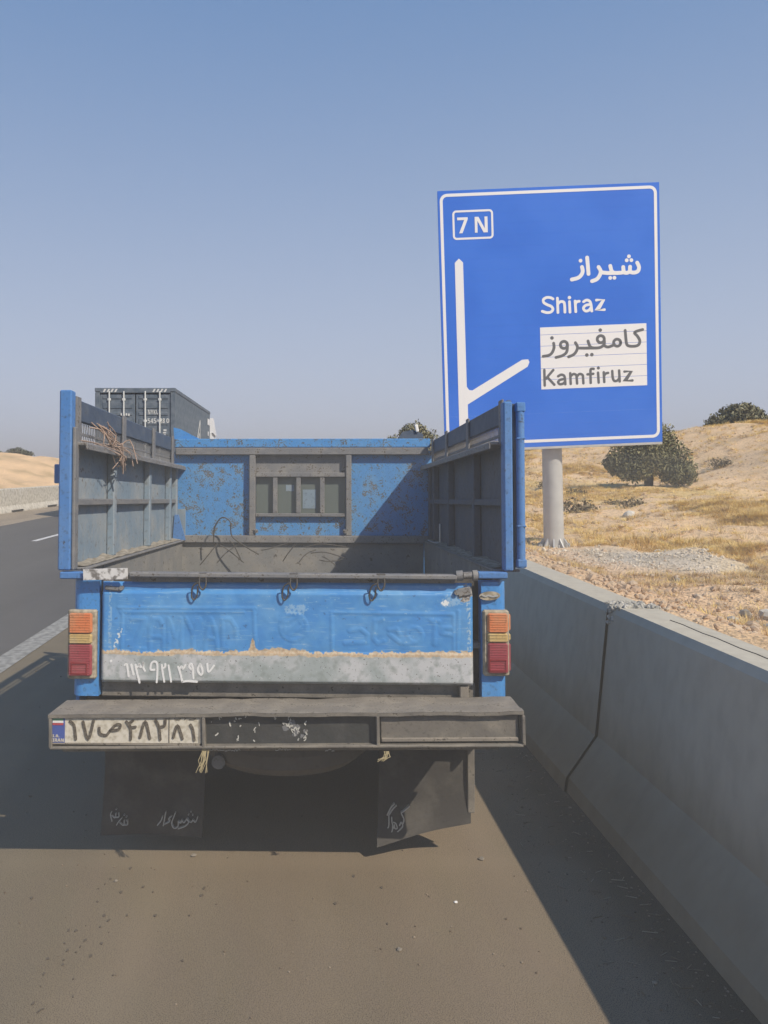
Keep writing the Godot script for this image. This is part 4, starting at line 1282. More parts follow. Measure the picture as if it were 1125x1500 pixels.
	bx(st, Vector3(-0.715, 1.075, -0.02), Vector3(0.010, 0.08, 0.01), 0.002)
	bx(st, Vector3(-0.70, 1.070, -0.035), Vector3(0.09, 0.055, 0.012), 0.004)
	part("gate_catch", st, M.grey_steel, t)

func corner(t: Node, s: float, xin: float, xout: float, ly0: float, ly1: float) -> void:
	var o: float = absf(xout); var n: float = absf(xin)
	var poly := [Vector2(n, -0.002), Vector2(o - 0.035, -0.002)]
	for k in 6:
		var a := k / 5.0 * PI / 2
		poly.append(Vector2(o - 0.035 + 0.035 * sin(a), -0.037 + 0.035 * cos(a)))
	poly.append_array([Vector2(o, -0.30), Vector2(o - 0.02, -0.30), Vector2(o - 0.02, -0.06), Vector2(n, -0.06)])
	var st := start()
	var pp := []
	for p in poly: pp.append(Vector2(p.x * s, p.y))
	prism(st, pp, -1.098, -0.672, Transform3D(Basis(Vector3.RIGHT, Vector3(0, 0, 1), Vector3(0, -1, 0)), Vector3.ZERO))
	part("corner_post", st, M.blue_paint, t)
	# lamp cluster
	var lx0: float = n + 0.002 if s > 0 else n + 0.004
	var lx1: float = o + 0.012 if s < 0 else o + 0.004
	var cx: float = s * (lx0 + lx1) / 2; var w := lx1 - lx0
	st = start()
	bx(st, Vector3(cx, (ly0 + ly1) / 2, 0.008), Vector3(w, ly1 - ly0, 0.024), 0.006)
	bx(st, Vector3(s * (o - 0.01), (ly0 + ly1) / 2, -0.03), Vector3(0.03, ly1 - ly0 - 0.004, 0.07), 0.006)
	var lamp := part("tail_lamp", st, M.lamp_rim, t)
	var H := ly1 - ly0
	var inset := w - 0.020
	var c2: float = cx + s * 0.004
	for b in [[0.665, 0.955, M.orange_lens], [0.515, 0.655, M.amber_lens], [0.05, 0.505, M.red_lens]]:
		st = start()
		bx(st, Vector3(c2, ly0 + H * (b[0] + b[1]) / 2, 0.020), Vector3(inset, H * (b[1] - b[0]), 0.022), 0.006)
		bx(st, Vector3(s * (o + 0.001), ly0 + H * (b[0] + b[1]) / 2, -0.026), Vector3(0.022, H * (b[1] - b[0]) - 0.004, 0.07), 0.006)
		var ribs := int(H * (b[1] - b[0]) / 0.0085)
		for k in ribs:
			bx(st, Vector3(c2, ly0 + H * b[0] + (k + 0.5) * H * (b[1] - b[0]) / ribs, 0.031), Vector3(inset - 0.012, 0.0032, 0.0026), 0.001)
		part("lens", st, b[2], lamp)
	st = start()
	ribbon(st, [Vector2(c2 - 0.030, ly0 + 0.022), Vector2(c2 + 0.026, ly0 + 0.022), Vector2(c2 + 0.026, ly0 + 0.060), Vector2(c2 - 0.030, ly0 + 0.060)], 0.0022, 0.030, 0.004, true, false)
	part("reflector_ridge", st, M.lens_ridge, lamp)
	if s > 0:
		st = start()
		lathe(st, [Vector2(0.0, -0.012), Vector2(0.6, -0.011), Vector2(1.0, -0.003), Vector2(1.0, 0.003), Vector2(0.6, 0.011), Vector2(0.0, 0.012)], 20, Transform3D(Basis(Vector3(0.038, 0.002, 0), Vector3(0, 0, 1.0), Vector3(0, -0.016, 0)), Vector3(0.732, 1.048, 0.006)))
		part("bent_catch", st, M.lamp_rim, t)
		st = start()
		ribbon(st, [Vector2(0.704, 1.052), Vector2(0.715, 1.047), Vector2(0.725, 1.051), Vector2(0.74, 1.047), Vector2(0.757, 1.050)], 0.003, 0.016, 0.004)
		part("bare_edge", st, M.chrome_scratch, t)

func side_wall(t: Node, s: float, xs: float, top: float) -> void:
	var L := 2.12
	var st := start()
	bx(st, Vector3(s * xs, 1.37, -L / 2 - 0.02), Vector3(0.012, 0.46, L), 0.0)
	var sheet_mat: Material = M.bed_sheet if s < 0 else M.bed_sheet_shaded
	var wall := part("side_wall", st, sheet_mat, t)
	for z in [-0.035, -0.60, -1.31, -1.87, -2.07]:
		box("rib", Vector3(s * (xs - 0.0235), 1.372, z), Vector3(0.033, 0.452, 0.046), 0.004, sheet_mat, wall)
	for k in [[-0.06, -0.575], [-0.625, -1.285], [-1.335, -1.845], [-1.895, -2.045]]:
		box("mid_rail", Vector3(s * (xs - 0.022), 1.385, (k[0] + k[1]) / 2), Vector3(0.030, 0.026, k[0] - k[1]), 0.003, M.grey_steel if s < 0 else M.bed_sheet_shaded, wall)
	box("ledge", Vector3(s * (xs - 0.036), 1.604, -L / 2 - 0.02), Vector3(0.092, 0.012, L - 0.004), 0.003, M.grey_steel, wall)
	box("ledge_lip", Vector3(s * (xs - 0.0825), 1.594, -L / 2 - 0.02), Vector3(0.007, 0.022, L - 0.01), 0.002, M.grey_steel, wall)
	box("top_board", Vector3(s * (xs - 0.004), top - 0.046, -L / 2 - 0.03), Vector3(0.020, 0.084, L - 0.05), 0.004, M.board_blue, wall)
	for z in [-0.12, -0.82, -1.47, -2.02]:
		box("strap", Vector3(s * (xs - 0.019), (1.615 + top) / 2, z), Vector3(0.009, top - 1.615 + 0.008, 0.055), 0.002, M.grey_steel, wall)
	# expanded-metal strip between ledge and board
	var g := start()
	var ga := 1.612; var gb := top - 0.09
	var n := 84
	for k in n:
		var z := -0.07 - (L - 0.12) * k / n
		var dz := 0.012
		for q in [[z, z - dz]]:
			tube(g, [Vector3(s * (xs - 0.002), ga, q[0]), Vector3(s * (xs - 0.002), (ga + gb) / 2, q[1]), Vector3(s * (xs - 0.002), gb, q[0])], 0.0022, 4, false)
	bx(g, Vector3(s * (xs - 0.002), (ga + gb) / 2, -L / 2), Vector3(0.006, 0.010, L - 0.1), 0.0)
	var gm := part("mesh_grille", g, M.grey_steel, wall)
	gm.set_meta("kind", "stuff")
	# rear posts
	if s < 0:
		box("rear_post", Vector3(-0.826, 1.468, -0.004), Vector3(0.046, 0.668, 0.05), 0.005, M.post_blue, wall)
		box("latch_plate", Vector3(-0.879, 1.494, -0.10), Vector3(0.054, 0.074, 0.012), 0.003, M.post_blue, wall)
		box("inner_angle", Vector3(-0.796, 1.40, -0.012), Vector3(0.012, 0.53, 0.045), 0.003, M.grey_steel, wall)
	else:
		box("rear_post", Vector3(0.800, 1.446, -0.004), Vector3(0.032, 0.616, 0.05), 0.005, M.post_blue, wall)
		st = start()
		tube(st, [Vector3(0.851, 1.149, -0.01), Vector3(0.851, 1.745, -0.01)], 0.0155, 14)
		bx(st, Vector3(0.851, 1.735, -0.01), Vector3(0.034, 0.036, 0.034), 0.004)
		bx(st, Vector3(0.851, 1.165, -0.01), Vector3(0.034, 0.03, 0.034), 0.004)
		for y in [1.30, 1.62]:
			bx(st, Vector3(0.851, y, -0.01), Vector3(0.033, 0.006, 0.033), 0.002)
		part("outer_post", st, M.post_blue, wall)
		box("gap_plate", Vector3(0.827, 1.45, -0.035), Vector3(0.024, 0.60, 0.03), 0.002, M.board_blue, wall)
	# windrow of dirt at the foot of the wall
	var dn := noise(96 + int(s), 9.0, 3)
	st = start()
	var pts := 60
	for k in pts:
		var z0 := -0.05 - 2.02 * k / pts; var z1 := -0.05 - 2.02 * (k + 1) / pts
		var h0 := 0.006 + 0.014 * maxf(0, dn.get_noise_1d(z0) + 0.25); var h1 := 0.006 + 0.014 * maxf(0, dn.get_noise_1d(z1) + 0.25)
		var a := Vector3(s * (xs - 0.007), 1.142 + h0, z0); var b := Vector3(s * (xs - 0.007), 1.142 + h1, z1)
		var c := Vector3(s * (xs - 0.072), 1.142 + h1 * 0.2, z1); var d := Vector3(s * (xs - 0.072), 1.142 + h0 * 0.2, z0)
		if s > 0: quad(st, a, b, c, d)
		else: quad(st, d, c, b, a)
	var dirt := part("dirt_crust", st, M.dirt_crust, wall)
	dirt.set_meta("kind", "stuff")

func headboard(t: Node) -> void:
	var z := -2.12
	var st := start()
	bx(st, Vector3(-0.582, 1.425, z), Vector3(0.50, 0.56, 0.014), 0.0)
	var hb := part("headboard", st, M.rusty_blue, t)
	box("headboard_panel", Vector3(0.555, 1.425, z), Vector3(0.52, 0.56, 0.014), 0.0, M.rusty_blue, hb)
	box("headboard_panel", Vector3(-0.02, 1.635, z), Vector3(0.62, 0.14, 0.014), 0.0, M.grey_steel, hb)
	box("headboard_panel", Vector3(-0.02, 1.217, z), Vector3(0.62, 0.144, 0.014), 0.0, M.rusty_blue, hb)
	box("top_board", Vector3(-0.012, 1.757, z - 0.004), Vector3(1.635, 0.056, 0.022), 0.004, M.rusty_blue, hb)
	box("top_rail", Vector3(-0.015, 1.702, z + 0.030), Vector3(1.60, 0.046, 0.046), 0.004, M.grey_steel, hb)
	box("bottom_rail", Vector3(-0.015, 1.146, z + 0.040), Vector3(1.60, 0.046, 0.064), 0.004, M.grey_steel, hb)
	box("upright", Vector3(-0.325, 1.423, z + 0.030), Vector3(0.040, 0.508, 0.045), 0.004, M.grey_steel, hb)
	box("upright", Vector3(0.285, 1.423, z + 0.030), Vector3(0.036, 0.508, 0.045), 0.004, M.grey_steel, hb)
	box("window_rail", Vector3(-0.0185, 1.553, z + 0.024), Vector3(0.570, 0.028, 0.034), 0.003, M.grey_steel, hb)
	box("window_rail", Vector3(-0.0185, 1.298, z + 0.024), Vector3(0.570, 0.022, 0.034), 0.003, M.grey_steel, hb)
	for x in [-0.181, -0.033, 0.118]:
		box("window_bar", Vector3(x, 1.424, z + 0.022), Vector3(0.030, 0.228, 0.028), 0.003, M.grey_steel, hb)
	var xs := [-0.305, -0.181, -0.033, 0.118, 0.267]
	for k in 4:
		st = start()
		bx(st, Vector3((xs[k] + xs[k + 1]) / 2, 1.424, z - 0.002), Vector3(xs[k + 1] - xs[k] - 0.002, 0.25, 0.006), 0.0)
		var pn := part("pane", st, M.dusty_glass, hb)
		if k == 1 or k == 2:
			st = start()
			bx(st, Vector3((xs[k] + xs[k + 1]) / 2 + (0.02 if k == 1 else -0.006), 1.47 if k == 1 else 1.40, z + 0.0018), Vector3(0.052 if k == 1 else 0.085, 0.04 if k == 1 else 0.12, 0.001), 0.0)
			part("painted_reflection", st, M.bed_sheet, pn)  # pale reflection in the glass, painted on as a patch
	for x in [-0.300, 0.262]:
		st = start()
		tube(st, [Vector3(x, 1.188, z + 0.05), Vector3(x, 1.205, z + 0.055)], 0.014, 8)
		part("bolt", st, M.grey_steel, hb)
	# blue corner flaps on top, a gusset at the left foot
	st = start()
	prism(st, [Vector2(-0.835, 1.755), Vector2(-0.66, 1.783), Vector2(-0.70, 1.80), Vector2(-0.80, 1.852), Vector2(-0.845, 1.862)], z - 0.05, z - 0.03)
	part("corner_flap", st, M.blue_paint, hb)
	st = start()
	prism(st, [Vector2(0.60, 1.77), Vector2(0.765, 1.74), Vector2(0.765, 1.815), Vector2(0.70, 1.845), Vector2(0.63, 1.83)], z - 0.05, z - 0.03)
	part("corner_flap", st, M.board_blue, hb)
	box("torn_film", Vector3(0.722, 1.852, z - 0.02), Vector3(0.022, 0.05, 0.012), 0.005, M.white_paint, hb, Basis(Vector3.BACK, 0.2))
	st = start()
	prism(st, [Vector2(-0.822, 1.14), Vector2(-0.742, 1.14), Vector2(-0.790, 1.30), Vector2(-0.812, 1.30)], z + 0.06, z + 0.085)
	part("gusset", st, M.post_blue, hb)
	box("tape_plate", Vector3(-0.785, 1.25, z + 0.010), Vector3(0.06, 0.17, 0.006), 0.001, M.bed_sheet, hb)

func bed(t: Node) -> void:
	var st := start()
	bx(st, Vector3(-0.01, 0.862, -1.06), Vector3(1.55, 0.02, 2.06), 0.0)
	var fl := part("bed_floor", st, M.bed_grey, t)
	for k in 9:
		box("floor_ridge", Vector3(-0.66 + k * 0.165, 0.876, -1.06), Vector3(0.05, 0.010, 2.04), 0.003, M.bed_grey, fl)
	box("front_panel", Vector3(-0.02, 0.995, -2.085), Vector3(1.55, 0.25, 0.02), 0.0, M.bed_grey, t)
	for s in [-1.0, 1.0]:
		box("inner_side", Vector3(s * 0.772 - 0.004, 1.005, -1.07), Vector3(0.018, 0.266, 2.02), 0.0, M.bed_grey, t)
		box("side_capping", Vector3(s * 0.802, 1.136, -1.08), Vector3(0.10, 0.010, 2.10), 0.003, M.grey_steel, t)
		# outer body side with its wheel arch
		st = start()
		var arc := [Vector2(0.05, 0.55), Vector2(0.05, 0.665), Vector2(0.30, 0.672), Vector2(0.30, 1.128), Vector2(2.12, 1.128), Vector2(2.12, 0.60), Vector2(1.26, 0.55)]
		for k in 11:
			var a := PI * k / 10.0
			arc.append(Vector2(0.85 + 0.41 * cos(a), 0.52 + 0.40 * sin(a)))
		arc.append(Vector2(0.44, 0.52))
		prism(st, arc, s * 0.775 - 0.009 if s < 0 else 0.783, s * 0.797 if s < 0 else 0.795, Transform3D(Basis(Vector3(0, 0, -1), Vector3.UP, Vector3.RIGHT), Vector3.ZERO))
		part("body_side", st, M.blue_paint, t)
	box("rear_crossmember", Vector3(-0.005, 0.695, -0.045), Vector3(1.38, 0.062, 0.03), 0.004, M.bumper_grey, t)
	box("gap_backing", Vector3(-0.002, 0.83, -0.085), Vector3(1.53, 0.56, 0.012), 0.0, M.underbody, t)  # added dark plate: keeps the gaps dark and stops sun leaking through
	box("bracket", Vector3(0.640, 0.700, -0.015), Vector3(0.032, 0.044, 0.03), 0.003, M.dusty_bumper, t)

func bumper(t: Node) -> void:
	var tilt := Basis(Vector3.BACK, 0.0175)
	var c := Vector3(-0.004, 0.611, 0.0)
	var at := func(x: float, y: float, z: float) -> Vector3: return c + tilt * Vector3(x, y, z)
	# back plate and the dusty, slightly buckled top
	var st := start()
	bx(st, at.call(0, 0.0, 0.168), Vector3(1.60, 0.11, 0.012), 0.002, tilt)
	var b := part("bumper", st, M.black_paint, t)
	var bn := noise(97, 3.0, 3)
	st = start()
	var nx := 90; var nz := 8
	for j in nz + 1:
		for i in nx + 1:
			var x := lerpf(-0.809, 0.809, i / float(nx)); var z := lerpf(0.0, 0.2, j / float(nz))
			var wob := 0.006 * bn.get_noise_2d(x * 1.4, z * 2.0) * (1.0 if x > -0.25 else 0.5)
			st.add_vertex(at.call(x, 0.060 + wob, z))
	for j in nz:
		for i in nx:
			var a := j * (nx + 1) + i
			for k in [a, a + 1, a + nx + 1, a + 1, a + nx + 2, a + nx + 1]: st.add_index(k)
	st.generate_normals()
	part("top_plate", st, M.dusty_bumper, b)
	st = start()
	for i in nx:
		var xa := lerpf(-0.809, 0.809, i / float(nx)); var xb := lerpf(-0.809, 0.809, (i + 1) / float(nx))
		var wa := 0.006 * bn.get_noise_2d(xa * 1.4, 0.4) * (1.0 if xa > -0.25 else 0.5); var wb := 0.006 * bn.get_noise_2d(xb * 1.4, 0.4) * (1.0 if xb > -0.25 else 0.5)
		quad(st, at.call(xa, 0.048 + wa, 0.2), at.call(xb, 0.048 + wb, 0.2), at.call(xb, 0.0595 + wb, 0.2), at.call(xa, 0.0595 + wa, 0.2))
		quad(st, at.call(xa, 0.048 + wa, 0.176), at.call(xb, 0.048 + wb, 0.176), at.call(xb, 0.048 + wb, 0.2), at.call(xa, 0.048 + wa, 0.2))
	part("upper_edge", st, M.bumper_grey, b)
	st = start()
	bx(st, at.call(0, -0.054, 0.183), Vector3(1.61, 0.010, 0.036), 0.003, tilt)
	part("lower_edge", st, M.bumper_grey, b)
	st = start()
	bx(st, at.call(-0.02, -0.068, 0.10), Vector3(1.50, 0.012, 0.15), 0.004, tilt)
	part("lower_lip", st, M.bumper_grey, b)
	for x in [-0.806, -0.278, 0.315, 0.803]:
		box("divider", at.call(x + 0.004, -0.003, 0.186), Vector3(0.011, 0.100, 0.030), 0.002, M.bumper_grey, b, tilt)
	# right-hand panel: dented grey box with a pale lower strip
	st = start()
	bx(st, at.call(0.561, 0.002, 0.177), Vector3(0.465, 0.088, 0.008), 0.003, tilt)
	part("end_panel", st, M.bumper_grey, b)
	box("panel_strip", at.call(0.561, -0.036, 0.184), Vector3(0.462, 0.014, 0.010), 0.003, M.dusty_bumper, b, tilt)
	# smeared paint and chalk on the black middle
	st = start()
	for k in 34:
		var x := rng.randf_range(-0.25, 0.07) if k < 22 else rng.randf_range(0.0, 0.085)
		var y := rng.randf_range(-0.042, 0.04)
		var p: Vector3 = at.call(x, y, 0.0)
		var r := rng.randf_range(0.0008, 0.0022)
		ribbon(st, [Vector2(p.x, p.y), Vector2(p.x + rng.randf_range(-0.006, 0.006), p.y + rng.randf_range(0.002, 0.012)), Vector2(p.x + rng.randf_range(-0.004, 0.010), p.y + rng.randf_range(0.0, 0.012))], r, 0.174, 0.0012 + 0.00008 * k)
	part("faded_writing", st, M.chalk, b)
	st = start()
	for k in 20:
		var p: Vector3 = at.call(0.045 + rng.randfn() * 0.017, rng.randfn() * 0.016, 0.0)
		var o := []
		var r := rng.randf_range(0.004, 0.012)
		for q in 9: o.append(Vector2(p.x, p.y) + Vector2(cos(TAU * q / 9), sin(TAU * q / 9)) * r * rng.randf_range(0.6, 1.2))
		prism(st, o, 0.1735, 0.1745 + 0.00006 * k)
	part("paint_blotch", st, M.grey_steel, b)
	st = start()
	for w in [[-0.27, 11], [-0.03, 5], [0.14, 3]]:
		for k in w[1]:
			var p: Vector3 = at.call(w[0] + k * 0.011, -0.071 + rng.randf_range(-0.003, 0.003), 0.0)
			ribbon(st, [Vector2(p.x, p.y - 0.002), Vector2(p.x + 0.003, p.y + rng.randf_range(-0.002, 0.006)), Vector2(p.x + 0.008, p.y - 0.001)], 0.0011, 0.1745, 0.001 + 0.00008 * k)
	part("faded_writing", st, M.chalk, b)
	# number plate with its shallow tray
	st = start()
	bx(st, Vector3(-0.549, 0.6055, 0.186), Vector3(0.526, 0.094, 0.010), 0.003, Basis(Vector3.BACK, 0.006))
	var pl := part("number_plate", st, M.plate_white, t)
	st = start()
	ribbon(st, [Vector2(-0.806, 0.558), Vector2(-0.2925, 0.5605), Vector2(-0.2925, 0.651), Vector2(-0.806, 0.648)], 0.0022, 0.190, 0.004, true, false)
	part("plate_rim", st, M.dusty_bumper, pl)
	var pz := 0.191
	box("country_band", Vector3(-0.781, 0.602, pz), Vector3(0.047, 0.084, 0.0024), 0.0, M.plate_blue, pl)
	for k in 3:
		box("flag_stripe", Vector3(-0.781, 0.6395 - 0.0078 * k, pz + 0.0014), Vector3(0.037, 0.0072, 0.0018), 0.0, [M.flag_green, M.white_paint, M.flag_red][k], pl)
	lettering("plate_lettering", "I.R.", Vector2(-0.799, 0.579), Vector2(-0.776, 0.588), pz + 0.001, M.plate_white, pl)
	lettering("plate_lettering", "IRAN", Vector2(-0.799, 0.564), Vector2(-0.760, 0.575), pz + 0.001, M.plate_white, pl)
	var digits := [[-739,633,-725,618,-719,573],[-694,632,-676,573,-658,636],[-638,612,-635,593,-614,588,-600,603,-582,622,-566,624,-571,608,-600,604],[-544,634,-530,614,-529,575],[-529,614,-537,626,-522,638],[-530,614,-513,617],[-497,582,-479,636,-463,579],[-443,640,-432,617,-427,576],[-432,617,-413,622,-410,641],[-382,583,-368,624,-351,579],[-323,626,-315,609,-310,575]]
	for i in digits.size():
		st = start()
		ribbon(st, mm(digits[i]), 0.0047, pz, 0.003 + 0.0002 * (i % 3))
		part("plate_digit", st, M.plate_ink, pl)
	part("plate_lettering", strokes([[-378,651,-376,644,-360,644,-358,651],[-344,643,-336,653],[-328,644,-309,645,-307,653]], 0.0014, pz, 0.002), M.plate_ink, pl)
	box("plate_divider", Vector3(-0.397, 0.605, pz), Vector3(0.003, 0.088, 0.003), 0.0, M.plate_ink, pl)

func flap(t: Node, x0: float, x1: float, bl: float, br: float, curl: float) -> Node:
	var st := start()
	var n := 18
	var grid := []
	for j in n + 1:
		for i in n + 1:
			var u := i / float(n); var v := j / float(n)
			var y := lerpf(0.525, lerpf(bl, br, u), v)
			var z := -0.214 + 0.012 * sin(u * 5.0 + v * 2.0) * v + curl * pow(v, 6.0) * (1.0 - u * 0.6)
			grid.append(Vector3(lerpf(x0, x1, u) + 0.006 * sin(v * 4.0), y, z))
	for side in 2:
		for j in n:
			for i in n:
				var k := j * (n + 1) + i
				var o := Vector3(0, 0, -0.007 * side)
				var q := [grid[k] + o, grid[k + n + 1] + o, grid[k + n + 2] + o, grid[k + 1] + o]
				if side == 1: q.reverse()
				quad(st, q[0], q[1], q[2], q[3])
	var back := Vector3(0, 0, -0.007)
	for i in n:
		var a: Vector3 = grid[n * (n + 1) + i]; var b: Vector3 = grid[n * (n + 1) + i + 1]
		quad(st, a + back, b + back, b, a)
		var c: Vector3 = grid[i * (n + 1)]; var d: Vector3 = grid[(i + 1) * (n + 1)]
		quad(st, c + back, d + back, d, c)
		var e: Vector3 = grid[i * (n + 1) + n]; var f: Vector3 = grid[(i + 1) * (n + 1) + n]
		quad(st, e, f, f + back, e + back)
	return part("mud_flap", st, M.rubber, t)

func underside(t: Node) -> void:
	var fl := flap(t, -0.735, -0.339, 0.085, 0.080, 0.010)
	part("chalk_writing", strokes([[-498,159,-504,142,-517,126],[-485,176,-491,142,-494,125],[-462,161,-473,152,-469,142,-489,131],[-447,175,-456,152,-461,135,-452,117,-437,122,-435,143],[-435,143,-425,137,-422,147,-412,139,-401,153,-395,139,-408,125,-435,115],[-401,147,-385,139,-378,148,-368,140,-359,161],[-396,169,-395,168],[-386,181,-385,180],[-379,169,-378,168]], 0.0019, -0.209, 0.012), M.chalk, fl)
	part("chalk_writing", strokes([[-698,175,-702,163,-696,139],[-696,161,-684,152,-681,169],[-681,154,-669,156,-670,171],[-680,186,-679,185],[-656,153,-671,136,-677,126],[-665,134,-650,123,-648,143],[-648,125,-634,127,-637,144],[-649,164,-648,163],[-640,157,-639,156]], 0.0017, -0.209, 0.012), M.chalk, fl)
	var fr := flap(t, 0.339, 0.700, 0.068, 0.155, 0.035)
	part("chalk_writing", strokes([[403,224,390,208,376,180],[411,217,399,206,384,183],[382,179,381,139,369,127,350,120,348,131],[393,172,394,153,401,132],[396,139,392,118,367,87],[400,153,409,148,414,132,406,130,403,144],[423,142,430,153,435,139,425,127,411,115],[460,215,437,195,430,189,440,165,436,149]], 0.0021, -0.209, 0.016), M.chalk, fr)
	box("stiffener", Vector3(0.699, 0.36, -0.206), Vector3(0.028, 0.34, 0.012), 0.003, M.bumper_grey, fr)
	var ex := start()
	tube(ex, curve3([Vector3(-0.30, 0.46, -2.2), Vector3(-0.30, 0.45, -1.3), Vector3(-0.28, 0.56, -0.85), Vector3(-0.26, 0.44, -0.4), Vector3(-0.26, 0.42, -0.05)]), 0.026, 10)
	tube(ex, [Vector3(-0.30, 0.45, -1.95), Vector3(-0.30, 0.45, -1.45)], 0.075, 14)
	part("exhaust", ex, M.grey_steel, t)
	# frame rails, axle, springs
	var st := start()
	for s in [-0.42, 0.42]:
		bx(st, Vector3(s, 0.62, -1.9), Vector3(0.07, 0.13, 3.7), 0.006)
		bx(st, Vector3(s * 1.25, 0.42, -0.85), Vector3(0.06, 0.04, 1.1), 0.004)
	bx(st, Vector3(0, 0.62, -0.12), Vector3(1.0, 0.10, 0.06), 0.005)
	bx(st, Vector3(0, 0.62, -1.9), Vector3(0.9, 0.10, 0.08), 0.005)
	var fr2 := part("chassis_frame", st, M.underbody, t)
	st = start()
	tube(st, [Vector3(-0.62, 0.36, -0.85), Vector3(-0.15, 0.36, -0.85), Vector3(0, 0.36, -0.85), Vector3(0.15, 0.36, -0.85), Vector3(0.62, 0.36, -0.85)], [0.045, 0.05, 0.13, 0.05, 0.045], 12)
	tube(st, [Vector3(0, 0.40, -0.9), Vector3(0, 0.50, -2.4)], 0.04, 10)
	part("rear_axle", st, M.underbody, t)
	st = start()
	lathe(st, [Vector2(0.15, 0.0), Vector2(0.28, -0.015), Vector2(0.325, 0.02), Vector2(0.335, 0.07), Vector2(0.325, 0.13), Vector2(0.28, 0.16), Vector2(0.15, 0.15)], 36, Transform3D(Basis(), Vector3(-0.02, 0.395, -0.31)))
	var sp := part("spare_wheel", st, M.dusty_rubber, t)
	st = start()
	lathe(st, [Vector2(0.0, 0.03), Vector2(0.1, 0.03), Vector2(0.16, 0.005), Vector2(0.16, 0.14), Vector2(0.0, 0.14)], 20, Transform3D(Basis(), Vector3(-0.02, 0.395, -0.31)))
	part("rim", st, M.rim_grey, sp)
	for s in [-1.0, 1.0]:
		wheel(t, Vector3(s * 0.66, 0.361, -0.85), 0.33, 0.2, s)
		wheel(t, Vector3(s * 0.66, 0.452, -3.40), 0.33, 0.2, s)
	# wisps of straw caught under the bumper
	for w in [[-0.272, 0.545, 0.075, 14], [0.345, 0.545, 0.035, 10]]:
		st = start()
		for k in w[3]:
			var x: float = w[0] + rng.randfn() * 0.006
			tube(st, [Vector3(x, w[1], 0.19), Vector3(x - 0.004 + rng.randfn() * 0.006, w[1] - w[2] * 0.5, 0.194), Vector3(x - 0.014 + rng.randfn() * 0.009, w[1] - w[2] * rng.randf_range(0.7, 1.1), 0.192)], 0.0014, 4)
		part("straw_wisp", st, M.straw, t)

func cab(t: Node) -> void:
	var side := Transform3D(Basis(Vector3(0, 0, -1), Vector3.UP, Vector3.RIGHT), Vector3.ZERO)
	var st := start()
	prism(st, [Vector2(2.20, 0.55), Vector2(2.20, 1.25), Vector2(2.26, 1.62), Vector2(2.36, 1.69), Vector2(3.18, 1.70), Vector2(3.30, 1.66), Vector2(3.72, 1.24), Vector2(4.50, 1.14), Vector2(4.60, 1.05), Vector2(4.62, 0.58), Vector2(3.82, 0.58), Vector2(3.80, 0.72), Vector2(3.62, 0.88), Vector2(3.40, 0.93), Vector2(3.18, 0.88), Vector2(3.02, 0.72), Vector2(2.98, 0.55)], -0.78, 0.78, side)
	var cb := part("cab", st, M.blue_paint, t)
	for s in [-1.0, 1.0]:
		st = start()
		prism(st, [Vector2(2.42, 1.28), Vector2(2.42, 1.60), Vector2(3.16, 1.62), Vector2(3.48, 1.30)], s * 0.7785, s * 0.783, side)
		part("side_window", st, M.dark_glass, cb)
		st = start()
		prism(st, [Vector2(2.40, 0.62), Vector2(2.40, 1.25), Vector2(3.50, 1.25), Vector2(3.46, 0.95), Vector2(3.05, 0.90), Vector2(2.98, 0.62)], s * 0.778, s * 0.786, side)
		var d := part("door", st, M.blue_paint, cb)
		box("handle", Vector3(s * 0.795, 1.12, -2.52), Vector3(0.02, 0.03, 0.12), 0.005, M.rim_grey, d)
		box("wing_mirror", Vector3(s * 0.87, 1.34, -3.40), Vector3(0.16, 0.14, 0.04), 0.02, M.black_paint, cb)
		st = start()
		lathe(st, [Vector2(0.0, 0.02), Vector2(0.075, 0.012), Vector2(0.085, 0.0)], 20, Transform3D(Basis(Vector3.RIGHT, Vector3(0, 0, -1), Vector3.UP), Vector3(s * 0.60, 0.92, -4.62)))
		part("headlight", st, M.rim_grey, cb)
	st = start()
	quad(st, Vector3(-0.68, 1.28, -3.69), Vector3(-0.62, 1.62, -3.345), Vector3(0.62, 1.62, -3.345), Vector3(0.68, 1.28, -3.69))
	part("windscreen", st, M.dark_glass, cb)
	box("front_bumper", Vector3(0, 0.60, -4.70), Vector3(1.56, 0.12, 0.12), 0.02, M.black_paint, cb)

